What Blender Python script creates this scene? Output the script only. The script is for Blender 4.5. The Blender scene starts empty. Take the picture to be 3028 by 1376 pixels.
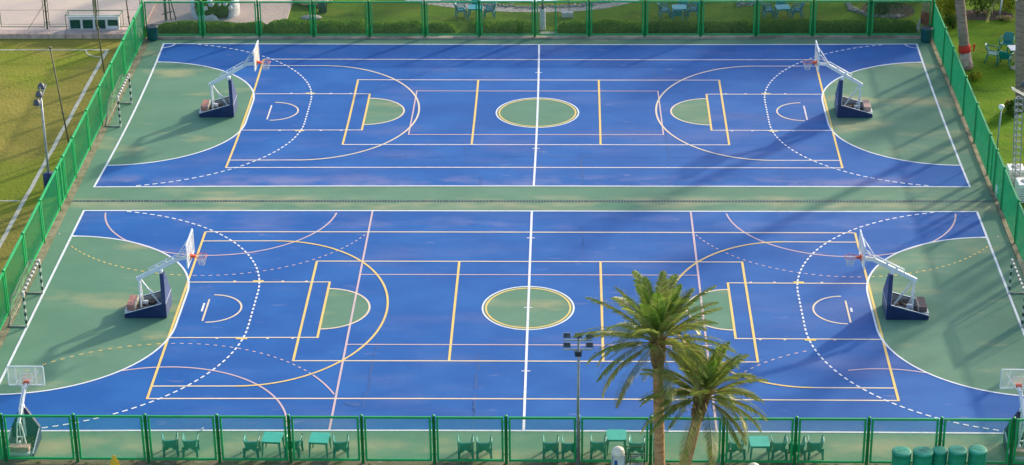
import bpy, math, random
from mathutils import Vector, Matrix
random.seed(7)
PI=math.pi; R=math.radians
C=bpy.context.scene.collection
# ------------------------------------------------------------------ camera
CP=Vector((2.0566,-83.4197,42.9966)); YAW,PIT,ROL=-0.030964,0.441524,-0.011658; F=6700.0
cy,sy,cp_,sp_,cr,sr=math.cos(YAW),math.sin(YAW),math.cos(PIT),math.sin(PIT),math.cos(ROL),math.sin(ROL)
fwd=Vector((sy*cp_,cy*cp_,-sp_)); r0=Vector((cy,-sy,0)); u0=r0.cross(fwd)
rgt=cr*r0+sr*u0; upv=-sr*r0+cr*u0
def ray(px,py): return (rgt*((px-1514)/F)-upv*((py-688)/F)+fwd)
def at(px,py,z=0.0):
    d=ray(px,py); t=(z-CP.z)/d.z; return CP+d*t
def aty(px,py,Y):
    d=ray(px,py); t=(Y-CP.y)/d.y; return CP+d*t
cam=bpy.data.cameras.new('camera'); co=bpy.data.objects.new('camera',cam); C.objects.link(co)
m=Matrix((rgt,upv,-fwd)).transposed().to_4x4(); m.translation=CP; co.matrix_world=m
cam.sensor_width=36; cam.sensor_fit='HORIZONTAL'; cam.lens=F/3028*36; cam.clip_start=1; cam.clip_end=3000
bpy.context.scene.camera=co
# ------------------------------------------------------------------ materials
def mat(name,col,rough=0.6,var=None,scale=3.0,stretch=(1,1,1),detail=6,bump=0.0,bscale=40,metal=0.0,spec=0.5,lo=.4,hi=.65,
        layers=(),bands=(),alpha=None,trans=0.0,island=0.0,coords='world'):
    mt=bpy.data.materials.new(name); mt.use_nodes=True; nt=mt.node_tree; N=nt.nodes; L=nt.links
    b=N['Principled BSDF']; b.inputs['Roughness'].default_value=rough; b.inputs['Metallic'].default_value=metal
    b.inputs['Specular IOR Level'].default_value=spec
    if coords=='world':
        g=N.new('ShaderNodeNewGeometry'); src=g.outputs['Position']
    else:
        g=N.new('ShaderNodeTexCoord'); src=g.outputs['Object']
    def noise(sc,st,det,off=0):
        mp=N.new('ShaderNodeMapping'); mp.inputs['Scale'].default_value=st; mp.inputs['Location'].default_value=(off,off*1.7,off*.3)
        L.new(src,mp.inputs['Vector']); n=N.new('ShaderNodeTexNoise'); n.inputs['Scale'].default_value=sc; n.inputs['Detail'].default_value=det
        L.new(mp.outputs['Vector'],n.inputs['Vector']); return n.outputs['Fac']
    rgb=N.new('ShaderNodeRGB'); rgb.outputs[0].default_value=(*col,1); cur=rgb.outputs[0]
    def mix(fac,c2):
        nonlocal cur
        mx=N.new('ShaderNodeMix'); mx.data_type='RGBA'
        if isinstance(fac,float): mx.inputs['Factor'].default_value=fac
        else: L.new(fac,mx.inputs['Factor'])
        L.new(cur,mx.inputs['A']); mx.inputs['B'].default_value=(*c2,1); cur=mx.outputs['Result']
    def ramp(f,a,bb,top=1.0):
        mr=N.new('ShaderNodeMapRange'); mr.inputs['From Min'].default_value=a; mr.inputs['From Max'].default_value=bb
        mr.inputs['To Max'].default_value=top; L.new(f,mr.inputs['Value']); return mr.outputs['Result']
    if var: mix(ramp(noise(scale,stretch,detail),lo,hi),var)
    k=3
    for (c2,sc,st,a,bb,top) in layers:
        k+=7; mix(ramp(noise(sc,st,5,k),a,bb,top),c2)
    for (c2,y0,hw,sc,st,a,bb,top) in bands:     # wear that gathers along one strip of the ground
        k+=7; sx=N.new('ShaderNodeSeparateXYZ'); L.new(src,sx.inputs[0])
        sb=N.new('ShaderNodeMath'); sb.operation='SUBTRACT'; L.new(sx.outputs['Y'],sb.inputs[0]); sb.inputs[1].default_value=y0
        ab=N.new('ShaderNodeMath'); ab.operation='ABSOLUTE'; L.new(sb.outputs[0],ab.inputs[0])
        mr=N.new('ShaderNodeMapRange'); mr.inputs['From Min'].default_value=hw; mr.inputs['From Max'].default_value=hw*.3; L.new(ab.outputs[0],mr.inputs['Value'])
        mu=N.new('ShaderNodeMath'); mu.operation='MULTIPLY'; L.new(mr.outputs['Result'],mu.inputs[0]); L.new(ramp(noise(sc,st,6,k),a,bb,top),mu.inputs[1])
        mix(mu.outputs[0],c2)
    if island:
        gi=N.new('ShaderNodeNewGeometry'); mv=N.new('ShaderNodeHueSaturation')
        mr=N.new('ShaderNodeMapRange'); mr.inputs['To Min'].default_value=1-island; mr.inputs['To Max'].default_value=1+island
        L.new(gi.outputs['Random Per Island'],mr.inputs['Value']); L.new(mr.outputs['Result'],mv.inputs['Value']); L.new(cur,mv.inputs['Color']); cur=mv.outputs['Color']
    L.new(cur,b.inputs['Base Color'])
    if bump:
        bp=N.new('ShaderNodeBump'); bp.inputs['Strength'].default_value=bump; bp.inputs['Distance'].default_value=.05
        L.new(noise(bscale,(1,1,1),4,50),bp.inputs['Height']); L.new(bp.outputs['Normal'],b.inputs['Normal'])
    if trans:
        tr=N.new('ShaderNodeBsdfTranslucent'); L.new(cur,tr.inputs['Color']); ms=N.new('ShaderNodeMixShader'); ms.inputs[0].default_value=trans
        L.new(b.outputs[0],ms.inputs[1]); L.new(tr.outputs[0],ms.inputs[2]); L.new(ms.outputs[0],N['Material Output'].inputs['Surface'])
    if alpha is not None:
        tp=N.new('ShaderNodeBsdfTransparent'); ms=N.new('ShaderNodeMixShader'); ms.inputs[0].default_value=alpha
        L.new(tp.outputs[0],ms.inputs[1]); L.new(b.outputs[0],ms.inputs[2]); L.new(ms.outputs[0],N['Material Output'].inputs['Surface'])
    return mt
M={}
M['blue']=mat('blue_acrylic',(.006,.100,.37),.66,(.015,.128,.42),.35,(1,1.4,1),8,bump=.05,bscale=120,spec=.22,layers=(
   ((.10,.15,.38),.55,(.35,1.1,1),.54,.74,.55),((.008,.08,.32),.22,(.5,1.5,1),.55,.7,.6),((.011,.088,.34),7,(1,1,1),.5,.8,.35),((.28,.27,.42),1.3,(.5,1.4,1),.66,.80,.55),((.14,.17,.40),14,(.5,1.6,1),.60,.80,.30),((.006,.06,.24),2.2,(1,1.2,1),.68,.76,.35)),
   bands=(((.26,.24,.42),12.9,1.1,.55,(1,1.8,1),.44,.70,.55),((.20,.22,.44),8.6,1.2,.5,(1,2,1),.46,.72,.40),((.15,.18,.42),18,2.5,.35,(1,2.4,1),.48,.75,.35)))
M['green']=mat('green_acrylic',(.108,.232,.150),.72,(.132,.265,.175),.4,(1,1.4,1),8,bump=.05,bscale=120,spec=.25,layers=(
   ((.42,.38,.20),.5,(.5,1.3,1),.56,.74,.7),((.085,.23,.15),.25,(.6,1.5,1),.52,.7,.6),((.09,.21,.13),8,(1,1,1),.5,.8,.4),((.22,.28,.19),15,(.6,1.6,1),.60,.80,.35),((.06,.15,.10),2.4,(1,1.2,1),.68,.77,.35)),
   bands=(((.46,.40,.24),10.7,.9,.30,(1,2.2,1),.46,.66,.75),((.42,.38,.22),-11.2,1.2,.45,(1,1.5,1),.46,.68,.65)))
M['white_line']=mat('white_line_paint',(.78,.80,.84),.6,(.62,.66,.74),4,lo=.5,hi=.75)
M['yellow_line']=mat('yellow_line_paint',(.88,.60,.15),.6,(.74,.50,.20),3,lo=.45,hi=.75)
M['highlit_yellow']=mat('highlit_yellow_line',(.82,.66,.44),.6,(.72,.60,.50),3,lo=.45,hi=.75)  # yellow court lines with their whitish highlight put into the colour
M['highlit_pale']=mat('highlit_pale_line',(.80,.70,.66),.6,(.6,.56,.66),3,lo=.45,hi=.75)  # far court version, highlight painted in paler and pinker
M['bright_yellow']=mat('bright_yellow_paint',(.80,.60,.10),.6,(.7,.5,.1),6)
M['pink_line']=mat('pink_line_paint',(.66,.47,.48),.6,(.56,.42,.46),3,lo=.45,hi=.75)
M['crack']=mat('crack_sealant',(.008,.075,.27),.6,(.014,.10,.34),8)
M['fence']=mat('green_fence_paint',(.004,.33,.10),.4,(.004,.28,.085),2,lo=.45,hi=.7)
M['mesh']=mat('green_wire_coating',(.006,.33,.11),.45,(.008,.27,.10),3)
M['meshb']=mat('sunlit_green_wire',(.012,.46,.15),.45,(.01,.38,.12),3)  # wire green lightened to carry the sun on the side fences
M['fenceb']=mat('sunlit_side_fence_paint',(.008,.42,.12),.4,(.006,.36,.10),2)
M['meshd']=mat('backlit_green_wire',(.002,.085,.035),.7,(.002,.07,.03),3)  # shaded copy of the wire green, back-lit tone of the far fence
M['fence_dull']=mat('dull_olive_fence_paint',(.05,.15,.07),.55,(.10,.13,.06),2)
M['teal']=mat('teal_plastic',(.004,.18,.165),.36,(.006,.22,.19),3,coords='object')
M['tealtop']=mat('teal_table_plastic',(.04,.46,.38),.45,(.03,.40,.33),4,coords='object')
M['cyan']=mat('blue_green_plastic',(.003,.26,.36),.4,(.006,.30,.40),3)
M['cyantop']=mat('light_cyan_plastic',(.05,.45,.54),.4,(.05,.40,.50),3)
M['barrel']=mat('green_barrel_plastic',(.008,.26,.16),.5,(.02,.34,.22),1.6,bump=.3,bscale=9,layers=(((.004,.12,.08),5,(1,1,2.5),.55,.8,.5),))
M['navy']=mat('navy_vinyl',(.004,.016,.085),.42,(.007,.028,.12),2.5,bump=.15,bscale=7)
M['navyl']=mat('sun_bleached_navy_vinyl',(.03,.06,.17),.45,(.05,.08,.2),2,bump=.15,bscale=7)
M['wsteel']=mat('white_painted_steel',(.70,.74,.80),.4,(.58,.62,.68),4,lo=.5,hi=.75)
M['gsteel']=mat('grey_galvanised_steel',(.33,.37,.42),.45,(.25,.28,.32),4,metal=.4)
M['darksteel']=mat('dark_steel',(.06,.07,.09),.5,(.10,.11,.13),5,metal=.3)
M['olive']=mat('weathered_olive_pole_paint',(.16,.14,.07),.6,(.10,.09,.05),3)
M['orange']=mat('orange_rim_paint',(.75,.10,.03),.45,(.6,.09,.04),6)
M['rope']=mat('white_net_cord',(.75,.72,.68),.8,(.6,.58,.55),10)
M['goalnet']=mat('dull_net_cord',(.30,.36,.22),.8,(.40,.42,.30),6)
M['glass']=mat('clear_backboard',(.75,.78,.78),.25,(.85,.82,.75),2,alpha=.32)
M['glassw']=mat('frosted_backboard',(.70,.66,.56),.35,(.6,.58,.5),3,alpha=.80)
M['brick']=mat('red_brick_pavers',(.34,.15,.13),.85,(.45,.24,.2),6,bump=.5,bscale=25)
M['brickp']=mat('pale_pink_pavers',(.55,.36,.30),.85,(.45,.3,.26),6,bump=.5,bscale=25)
M['brickd']=mat('dark_brown_pavers',(.10,.075,.085),.8,(.15,.10,.10),6,bump=.4,bscale=25)
M['junk']=mat('dark_base_filling',(.06,.05,.045),.9,(.16,.13,.10),9,bump=.8,bscale=18)
M['greyin']=mat('grey_metal_lining',(.32,.35,.38),.6,(.22,.24,.26),3)
M['white']=mat('white_gloss_paint',(.80,.80,.80),.4,(.7,.7,.7),5)
M['whitew']=mat('worn_white_post_paint',(.62,.62,.60),.6,(.45,.45,.42),6)
M['blackst']=mat('dark_green_stripe_paint',(.02,.07,.055),.5,(.01,.03,.03),5)
M['rust']=mat('rusty_frame',(.25,.22,.2),.7,(.5,.5,.48),12)
M['concrete']=mat('pale_concrete',(.40,.36,.30),.9,(.28,.25,.20),1.5,bump=.4,bscale=20,layers=(((.14,.13,.10),.8,(1,1,1),.5,.65,.7),))
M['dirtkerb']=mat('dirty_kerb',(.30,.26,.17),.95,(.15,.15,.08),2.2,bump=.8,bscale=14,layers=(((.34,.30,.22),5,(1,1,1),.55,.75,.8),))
M['nearkerb']=mat('dark_dirt_kerb',(.15,.13,.08),.95,(.10,.13,.05),1.5,bump=.7,bscale=14,layers=(((.30,.27,.2),2.5,(1,3,1),.58,.72,.8),))  # brown-grey kerb dirt, darker than on the side kerbs
M['pave']=mat('pink_paving',(.62,.47,.42),.85,(.53,.42,.40),.5,(1,1,1),5,bump=.25,bscale=10,layers=(((.68,.53,.44),.3,(1,1,1),.5,.7,.7),((.48,.38,.35),5,(1,1,1),.5,.7,.35)))
M['stonekerb']=mat('pinkish_stone',(.60,.44,.37),.9,(.42,.31,.27),3,bump=.9,bscale=9)
M['field']=mat('football_turf',(.30,.26,.055),.95,(.22,.205,.04),.35,(1,1.6,1),8,bump=.9,bscale=6,spec=.1,layers=(
   ((.34,.27,.06),.5,(1,1.8,1),.52,.72,.75),((.11,.14,.015),.8,(.6,1.6,1),.60,.78,.8),((.20,.26,.02),.12,(1,1,1),.49,.57,.8),((.10,.11,.02),9,(1,2,1),.5,.75,.6)))
M['lawn']=mat('garden_lawn',(.13,.24,.010),.95,(.09,.19,.008),.5,(1,1.6,1),8,bump=.9,bscale=7,spec=.1,layers=(
   ((.19,.21,.02),.4,(1,1.6,1),.52,.7,.7),((.04,.09,.008),.7,(.8,1.6,1),.55,.75,.7),((.04,.075,.01),9,(1,2,1),.5,.75,.6)))
M['fieldline']=mat('worn_chalk_line',(.50,.50,.42),.9,(.36,.38,.26),3,lo=.45,hi=.7)
M['gravel']=mat('white_gravel',(.50,.48,.45),.9,(.30,.29,.27),6,bump=.8,bscale=14,lo=.45,hi=.6)
M['rock']=mat('grey_rock',(.42,.40,.38),.9,(.22,.21,.20),6,bump=.9,bscale=10,coords='object',island=.3)
M['leaf']=mat('hedge_leaf',(.14,.32,.010),.7,(.22,.40,.014),1.5,spec=.2,trans=.25,island=.45)
M['leafm']=mat('mid_hedge_leaf',(.12,.26,.014),.7,(.18,.32,.018),1.5,spec=.2,trans=.25,island=.45)
M['leafb']=mat('bright_topiary_leaf',(.12,.26,.008),.7,(.20,.34,.010),1.5,spec=.2,trans=.25,island=.4)
M['leafd']=mat('dark_shrub_leaf',(.045,.11,.010),.7,(.07,.14,.012),1.5,spec=.2,trans=.2,island=.4)
M['leafy']=mat('yellow_green_shrub_leaf',(.20,.27,.012),.7,(.30,.28,.02),1.5,spec=.2,trans=.3,island=.4)
M['wood']=mat('dark_twigs',(.06,.045,.03),.9,(.09,.07,.05),8)
M['grass']=mat('grass_blade',(.07,.13,.012),.8,(.14,.16,.02),1,spec=.1,trans=.2,island=.4)
M['bark']=mat('palm_bark',(.56,.31,.16),.9,(.34,.17,.09),2,(1,1,6),bump=.9,bscale=16,coords='object',island=.2)
M['barkd']=mat('palm_leaf_base',(.20,.10,.045),.9,(.38,.21,.08),5,bump=.6,bscale=20,coords='object',island=.4)
M['barkg']=mat('grey_palm_bark',(.27,.20,.17),.9,(.17,.12,.10),2,(1,1,6),bump=.9,bscale=16,coords='object',island=.2)
M['frond']=mat('palm_leaflet',(.26,.33,.085),.42,(.34,.37,.08),1.2,spec=.35,trans=.42,island=.45,coords='object')
M['frondy']=mat('young_palm_leaflet',(.15,.27,.03),.42,(.20,.33,.05),1.2,spec=.4,trans=.35,island=.3,coords='object')
M['fronddry']=mat('dry_palm_leaflet',(.42,.34,.13),.6,(.30,.27,.09),2,trans=.25,island=.35,coords='object')
M['rachis']=mat('palm_rachis',(.20,.22,.06),.5,(.28,.22,.09),3,coords='object')
M['redcloth']=mat('red_cloth',(.62,.03,.015),.8,(.45,.02,.015),8)
M['pinkstone']=mat('whitewashed_bark',(.52,.38,.34),.9,(.36,.25,.22),5,bump=.9,bscale=12)
M['yellowcloth']=mat('yellow_canvas',(.90,.55,.02),.6,(.8,.45,.02),4)
M['creamcloth']=mat('cream_canvas',(.58,.47,.24),.8,(.42,.33,.16),5,coords='object')
M['crimson']=mat('crimson_canvas',(.36,.04,.05),.8,(.5,.12,.1),5)
M['whitepl']=mat('white_plaster',(.74,.76,.82),.8,(.60,.62,.70),4,bump=.4,bscale=14)
M['cream']=mat('cream_lid_plastic',(.80,.75,.64),.35,(.74,.68,.56),4)
M['label']=mat('blue_label',(.01,.09,.38),.4,(.01,.07,.3),5)
M['bin']=mat('dark_teal_bin',(.004,.075,.085),.4,(.006,.10,.11),3)
M['binbag']=mat('dark_bin_bag',(.03,.04,.07),.4,(.08,.09,.12),8,bump=.9,bscale=20)
M['darkglass']=mat('dark_green_window',(.006,.06,.045),.2,(.01,.09,.06),6)
M['lampglass']=mat('floodlight_glass',(.35,.37,.40),.12,(.6,.62,.65),6)
M['whiteglobe']=mat('white_lamp_globe',(.75,.77,.78),.3,(.65,.66,.68),4)
M['drain']=mat('drain_channel',(.03,.07,.08),.7,(.06,.12,.12),3)
M['mulch']=mat('dark_soil',(.055,.035,.025),1,(.09,.055,.04),5,bump=.9,bscale=14)
M['plasticw']=mat('white_cabinet_paint',(.66,.68,.70),.45,(.58,.6,.62),2)
M['water']=mat('pool_tiles',(.55,.62,.68),.4,(.6,.66,.7),2)
# ------------------------------------------------------------------ mesh builder
class MB:
    def __init__(s): s.v=[]; s.f=[]; s.mi=[]; s.mats=[]; s.cur=0; s.smooth=[]
    def use(s,m):
        if m not in s.mats: s.mats.append(m)
        s.cur=s.mats.index(m); return s
    def face(s,idx,sm=False): s.f.append(tuple(idx)); s.mi.append(s.cur); s.smooth.append(sm)
    def poly(s,pts,sm=False):
        b=len(s.v); s.v+= [tuple(p) for p in pts]; s.face(range(b,b+len(pts)),sm)
    def box(s,c,d,rz=0,rot=None):
        b=len(s.v); q=rot if rot else Matrix.Rotation(rz,3,'Z')
        for z in(-.5,.5):
            for y in(-.5,.5):
                for x in(-.5,.5): s.v.append(tuple(Vector(c)+q@Vector((x*d[0],y*d[1],z*d[2]))))
        for f in((0,2,3,1),(4,5,7,6),(0,1,5,4),(2,6,7,3),(0,4,6,2),(1,3,7,5)): s.face([b+i for i in f])
        return s
    def bar(s,a,b_,w,h=None,upd=(0,0,1)):   # rectangular bar from a to b
        a=Vector(a);b_=Vector(b_);d=b_-a;l=d.length;d.normalize();u=Vector(upd)
        if abs(d.dot(u))>.98: u=Vector((0,1,0))
        x=d.cross(u).normalized();u2=x.cross(d); q=Matrix((x,d,u2)).transposed()
        return s.box((a+b_)/2,(w,l,h or w),rot=q)
    def tube(s,pts,r,n=8,cap=True,sm=True):
        pts=[Vector(p) for p in pts]; rr=r if hasattr(r,'__len__') else [r]*len(pts); b=len(s.v); px=None
        for i,p in enumerate(pts):
            d=(pts[min(i+1,len(pts)-1)]-pts[max(i-1,0)]).normalized()
            if px is None:
                px=d.cross(Vector((0,0,1)) if abs(d.z)<.9 else Vector((0,1,0))).normalized()
            else: px=(px-d*px.dot(d)).normalized()
            y=d.cross(px)
            for k in range(n):
                a=2*PI*k/n; s.v.append(tuple(p+(px*math.cos(a)+y*math.sin(a))*rr[i]))
        for i in range(len(pts)-1):
            for k in range(n): s.face((b+i*n+k,b+i*n+(k+1)%n,b+(i+1)*n+(k+1)%n,b+(i+1)*n+k),sm)
        if cap:
            s.face([b+k for k in range(n)][::-1]); s.face([b+(len(pts)-1)*n+k for k in range(n)])
        return s
    def lathe(s,c,prof,n=20,sm=True,sx=1,sy=1):   # prof list (r,z)
        b=len(s.v); c=Vector(c)
        for r,z in prof:
            for k in range(n):
                a=2*PI*k/n; s.v.append((c.x+r*math.cos(a)*sx,c.y+r*math.sin(a)*sy,c.z+z))
        for i in range(len(prof)-1):
            for k in range(n): s.face((b+i*n+k,b+i*n+(k+1)%n,b+(i+1)*n+(k+1)%n,b+(i+1)*n+k),sm)
        if prof[0][0]>1e-4: s.face([b+k for k in range(n)][::-1])
        if prof[-1][0]>1e-4: s.face([b+(len(prof)-1)*n+k for k in range(n)])
        return s
    def prism(s,pts,off):     # extrude polygon pts by vector off
        b=len(s.v); n=len(pts); off=Vector(off)
        s.v+=[tuple(p) for p in pts]+[tuple(Vector(p)+off) for p in pts]
        s.face([b+i for i in range(n)][::-1]); s.face([b+n+i for i in range(n)])
        for i in range(n): s.face((b+i,b+(i+1)%n,b+n+(i+1)%n,b+n+i))
        return s
    def build(s,name,m=None,parent=None,bevel=0,loc=None,rz=0):
        me=bpy.data.meshes.new(name); me.from_pydata(s.v,[],s.f)
        if m and not s.mats: s.mats=[m]
        for k in s.mats: me.materials.append(M[k] if isinstance(k,str) else k)
        me.polygons.foreach_set('material_index',s.mi); me.polygons.foreach_set('use_smooth',s.smooth); me.update()
        o=bpy.data.objects.new(name,me); C.objects.link(o)
        if parent: o.parent=parent
        if loc is not None: o.location=loc; o.rotation_euler=(0,0,rz)
        if bevel:
            bv=o.modifiers.new('bevel','BEVEL'); bv.width=bevel; bv.segments=2; bv.limit_method='ANGLE'; bv.angle_limit=R(50)
        return o
def tag(o,label=None,cat=None,group=None,kind=None):
    if label: o['label']=label
    if cat: o['category']=cat
    if group: o['group']=group
    if kind: o['kind']=kind
    return o
def empty(name,loc,rz,label,cat,group=None,sc=None):
    o=bpy.data.objects.new(name,None); C.objects.link(o); o.location=loc; o.rotation_euler=(0,0,rz); o.empty_display_size=.3
    if sc: o.scale=(sc,sc,sc)
    return tag(o,label,cat,group)
def struct(name,mb,m,**k): return tag(mb.build(name,m,**k),kind='structure')
def copy_tree(o,parent=None):
    c=o.copy(); C.objects.link(c); c.parent=parent
    if parent: c.matrix_parent_inverse=o.matrix_parent_inverse.copy()
    for ch in [x for x in ALLCH(o)]: copy_tree(ch,c)
    return c
def ALLCH(o): return [x for x in bpy.data.objects if x.parent==o]
def instance(proto,loc,rz,label,group=None,sc=None):
    c=copy_tree(proto); c.location=loc; c.rotation_euler=(0,0,rz); c['label']=label
    if group: c['group']=group
    if sc: c.scale=(sc,sc,sc)
    return c
def sheet(mb,pts,z): mb.poly([(p[0],p[1],z) for p in pts])
# ------------------------------------------------------------------ ground
XL,XR,YN,YF=-21.08,21.06,-12.08,32.0
def hole_ground(name,m,x0,x1,y0,y1,z):
    mb=MB(); sheet(mb,[(x0,y0),(x1,y0),(x1,y1),(x0,y1)],z); return struct(name,mb,m)
hole_ground('ground','lawn',-900,900,-900,900,-.06)
mb=MB(); sheet(mb,[(-140,-60),(-21.75,-60),(-21.75,32.15),(-140,32.15)],-.045); struct('football_field',mb,'field')
# field lines
mb=MB()
def strip(mb,pts,w,z,closed=False):
    n=len(pts); P=[Vector((p[0],p[1])) for p in pts]; b=len(mb.v)
    for i,p in enumerate(P):
        a=P[i-1] if (i>0 or closed) else None; c=P[(i+1)%n] if (i<n-1 or closed) else None
        d1=(p-a).normalized() if a is not None else None; d2=(c-p).normalized() if c is not None else None
        if d1 is None: d1=d2
        if d2 is None: d2=d1
        t=(d1+d2).normalized(); nn=Vector((-t.y,t.x)); k=1/max(.5,nn.dot(Vector((-d1.y,d1.x))))
        for s_ in(-1,1): mb.v.append((p.x+nn.x*s_*w/2*k,p.y+nn.y*s_*w/2*k,z))
    for i in range(n-1 if not closed else n):
        j=(i+1)%n; mb.face((b+2*i,b+2*j,b+2*j+1,b+2*i+1))
def wob(a,b,n,am):
    return [(a[0]+(b[0]-a[0])*i/n+random.uniform(-am,am)*(0<i<n),a[1]+(b[1]-a[1])*i/n+random.uniform(-am,am)*(0<i<n)) for i in range(n+1)]
strip(mb,wob((-75,30.55),(-23.2,30.53),60,.02),.13,-.038)
strip(mb,[(-23.15,30.6)]+wob((-23.16,30.5),(-23.5,-8),40,.02)+[(-23.6,-30)],.20,-.034)
strip(mb,wob((-60,10.93),(-23.5,10.92),30,.02),.12,-.038)
strip(mb,[(-24.3+.0,30.53-0)]+[(-23.2+1.1*math.cos(PI+a*PI/2/8),30.53+1.1*math.sin(PI+a*PI/2/8)) for a in range(1,9)],.09,-.030)
struct('field_lines',mb,'fieldline')
# pavings far side
mb=MB(); mb.box((-53.85,57.8,.05),(64.3,50,.30)); mb.box((-17.85,59.2,-.0),(7.7,50,.16)); struct('paved_plaza',mb,'pave')
mb=MB()
for y in(33.9,36.2): strip_later=(y,); mb.box((-53.85,y,.202),(64.2,.03,.006))
for x in(-40,-34,-28): mb.box((x,36,.2025),(.03,6,.005))
struct('paving_joints',mb,'mulch')   # left plaza top z .08, y from 33.2, x -86..-14
# court slab
mb=MB(); mb.box(((XL+XR)/2,(YN+YF)/2,-.1),(XR-XL,YF-YN,.2)); struct('court_base',mb,'green')
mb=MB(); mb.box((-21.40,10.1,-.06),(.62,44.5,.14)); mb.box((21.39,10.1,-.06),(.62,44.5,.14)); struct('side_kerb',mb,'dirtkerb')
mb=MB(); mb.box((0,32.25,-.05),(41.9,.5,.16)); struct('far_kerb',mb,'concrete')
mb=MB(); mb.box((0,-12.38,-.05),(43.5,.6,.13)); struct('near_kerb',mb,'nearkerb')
# homographies from ideal court metres to the ground as painted
HM={'F':((10.402917,.0275036,.141768),(.0719518,9.5114963,21.7512788),(.00382495,-.00100662,1)),
    'N':((10.2671846,.0121931,.0770424),(.0125745,10.0235061,.0115525),(.00412509,.00378222,1))}
KW={'F':((0.0082,-0.0458,-0.045,-0.03,0.0403,-0.0515,0.0703,0.1349,-0.0769),(-0.1167,-0.0433,-0.0646,0.0046,0.0107,0.2565,0.1176,-0.0046,0.065)),
    'N':((0.0261,-0.1874,-0.0364,0.0272,-0.0662,0.0009,0.0568,-0.0051,0.4796),(0.0639,-0.0294,-0.0315,0.0505,-0.0743,-0.0425,0.0626,0.0103,0.031))}
def cm(s,u,v):
    U=u/20;V=v/10; T=(1,U,V,U*V,U*U,V*V,U*U*V,U*V*V,U**3); k=KW[s]
    h=HM[s]; u/=10; v/=10; w=h[2][0]*u+h[2][1]*v+1
    return ((h[0][0]*u+h[0][1]*v+h[0][2])/w+sum(a*b for a,b in zip(k[0],T)),(h[1][0]*u+h[1][1]*v+h[1][2])/w+sum(a*b for a,b in zip(k[1],T)))
L2,W2,VC=19.5,9.83,-.05
def arc(cx,cy_,r,a0,a1,n=32,ry=None):
    ry=ry or r
    return [(cx+r*math.cos(R(a0+(a1-a0)*i/n)),cy_+ry*math.sin(R(a0+(a1-a0)*i/n))) for i in range(n+1)]
blue=MB(); grn=MB()
CIRC={'F':(0,-.13,1.98,2.06),'N':(0,.12,1.86,1.96)}
GA=5.6
for s in 'FN':
    cs=[(-L2,VC-W2),(L2,VC-W2),(L2,VC+W2),(-L2,VC+W2)]; ring=[]
    for a_,b_ in zip(cs,cs[1:]+cs[:1]): ring+=[cm(s,a_[0]+(b_[0]-a_[0])*i/16,a_[1]+(b_[1]-a_[1])*i/16) for i in range(16)]
    sheet(blue,ring,.004)
    for sg in(-1,1):
        pts=[(sg*(-L2+a),b) for a,b in [(x,y) for x,y in arc(0,1.5-.05,GA,90,0,24)]+[(x,y) for x,y in arc(0,-1.5-.05,GA,0,-90,24)]]
        if sg<0: pts=pts[::-1]
        sheet(grn,[cm(s,*p) for p in pts],.008)
        pts=[(sg*(-8.27+a),b+.02) for a,b in arc(0,0,1.78,90,-90,24)]
        if sg<0: pts=pts[::-1]
        sheet(grn,[cm(s,*p) for p in pts],.008)
    cx,cy0,ra,rb=CIRC[s]
    sheet(grn,[cm(s,*p) for p in arc(cx,cy0,ra-.05,0,360,48,rb-.05)[:-1]],.008)
for o in (blue,):
    for i,f in enumerate(o.f): pass
struct('blue_court_surface',blue,'blue'); struct('green_goal_area',grn,'green')
# strokes ------------------------------------------------
LV=[]   # (bbox, level)
LINES={}
def stroke(s,pts,m,w=.085,dash=None,closed=False,clip=None):
    # resample
    P=[pts[0]]
    for a,b in zip(pts,pts[1:]+([pts[0]] if closed else [])):
        d=math.hypot(b[0]-a[0],b[1]-a[1]); n=max(1,int(d/2.5)) 
        for i in range(1,n+1): P.append((a[0]+(b[0]-a[0])*i/n,a[1]+(b[1]-a[1])*i/n))
    if closed: P=P[:-1]
    segs=[P]
    if dash:
        on,off=dash; segs=[]; fine=[]
        for a,b in zip(P,P[1:]):
            d=math.hypot(b[0]-a[0],b[1]-a[1]); n=max(1,int(d/.02))
            for i in range(n): fine.append((a[0]+(b[0]-a[0])*i/n,a[1]+(b[1]-a[1])*i/n))
        k_on=int(on/.02);k=int((on+off)/.02); i=0
        while i+k_on<len(fine):
            j=random.uniform(-.01,.01); segs.append([fine[i],fine[i+k_on//2],fine[i+k_on]]); i+=k
    if clip: segs=[[p for p in g if clip(p)] for g in segs]; segs=[g for g in segs if len(g)>1]
    W=[[cm(s,*p) for p in g] for g in segs]
    xs=[p[0] for g in W for p in g]; ys=[p[1] for g in W for p in g]
    bb=(min(xs)-.06,max(xs)+.06,min(ys)-.06,max(ys)+.06); lev=0; used={l for (b2,l) in LV if b2[0]<bb[1] and b2[1]>bb[0] and b2[2]<bb[3] and b2[3]>bb[2]}
    while lev in used: lev+=1
    LV.append((bb,lev)); mbx=LINES.setdefault(m,MB())
    for g in W: strip(mbx,g,w*1.0,.0125+lev*.0008,closed and not dash)
def ingreen(p):
    x=abs(p[0]); y=abs(p[1]+.05)
    if x<L2-GA-.1: return False
    return (y<1.5 and x>L2-GA) or math.hypot(L2-x,max(0,y-1.5))<GA+.02
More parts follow.
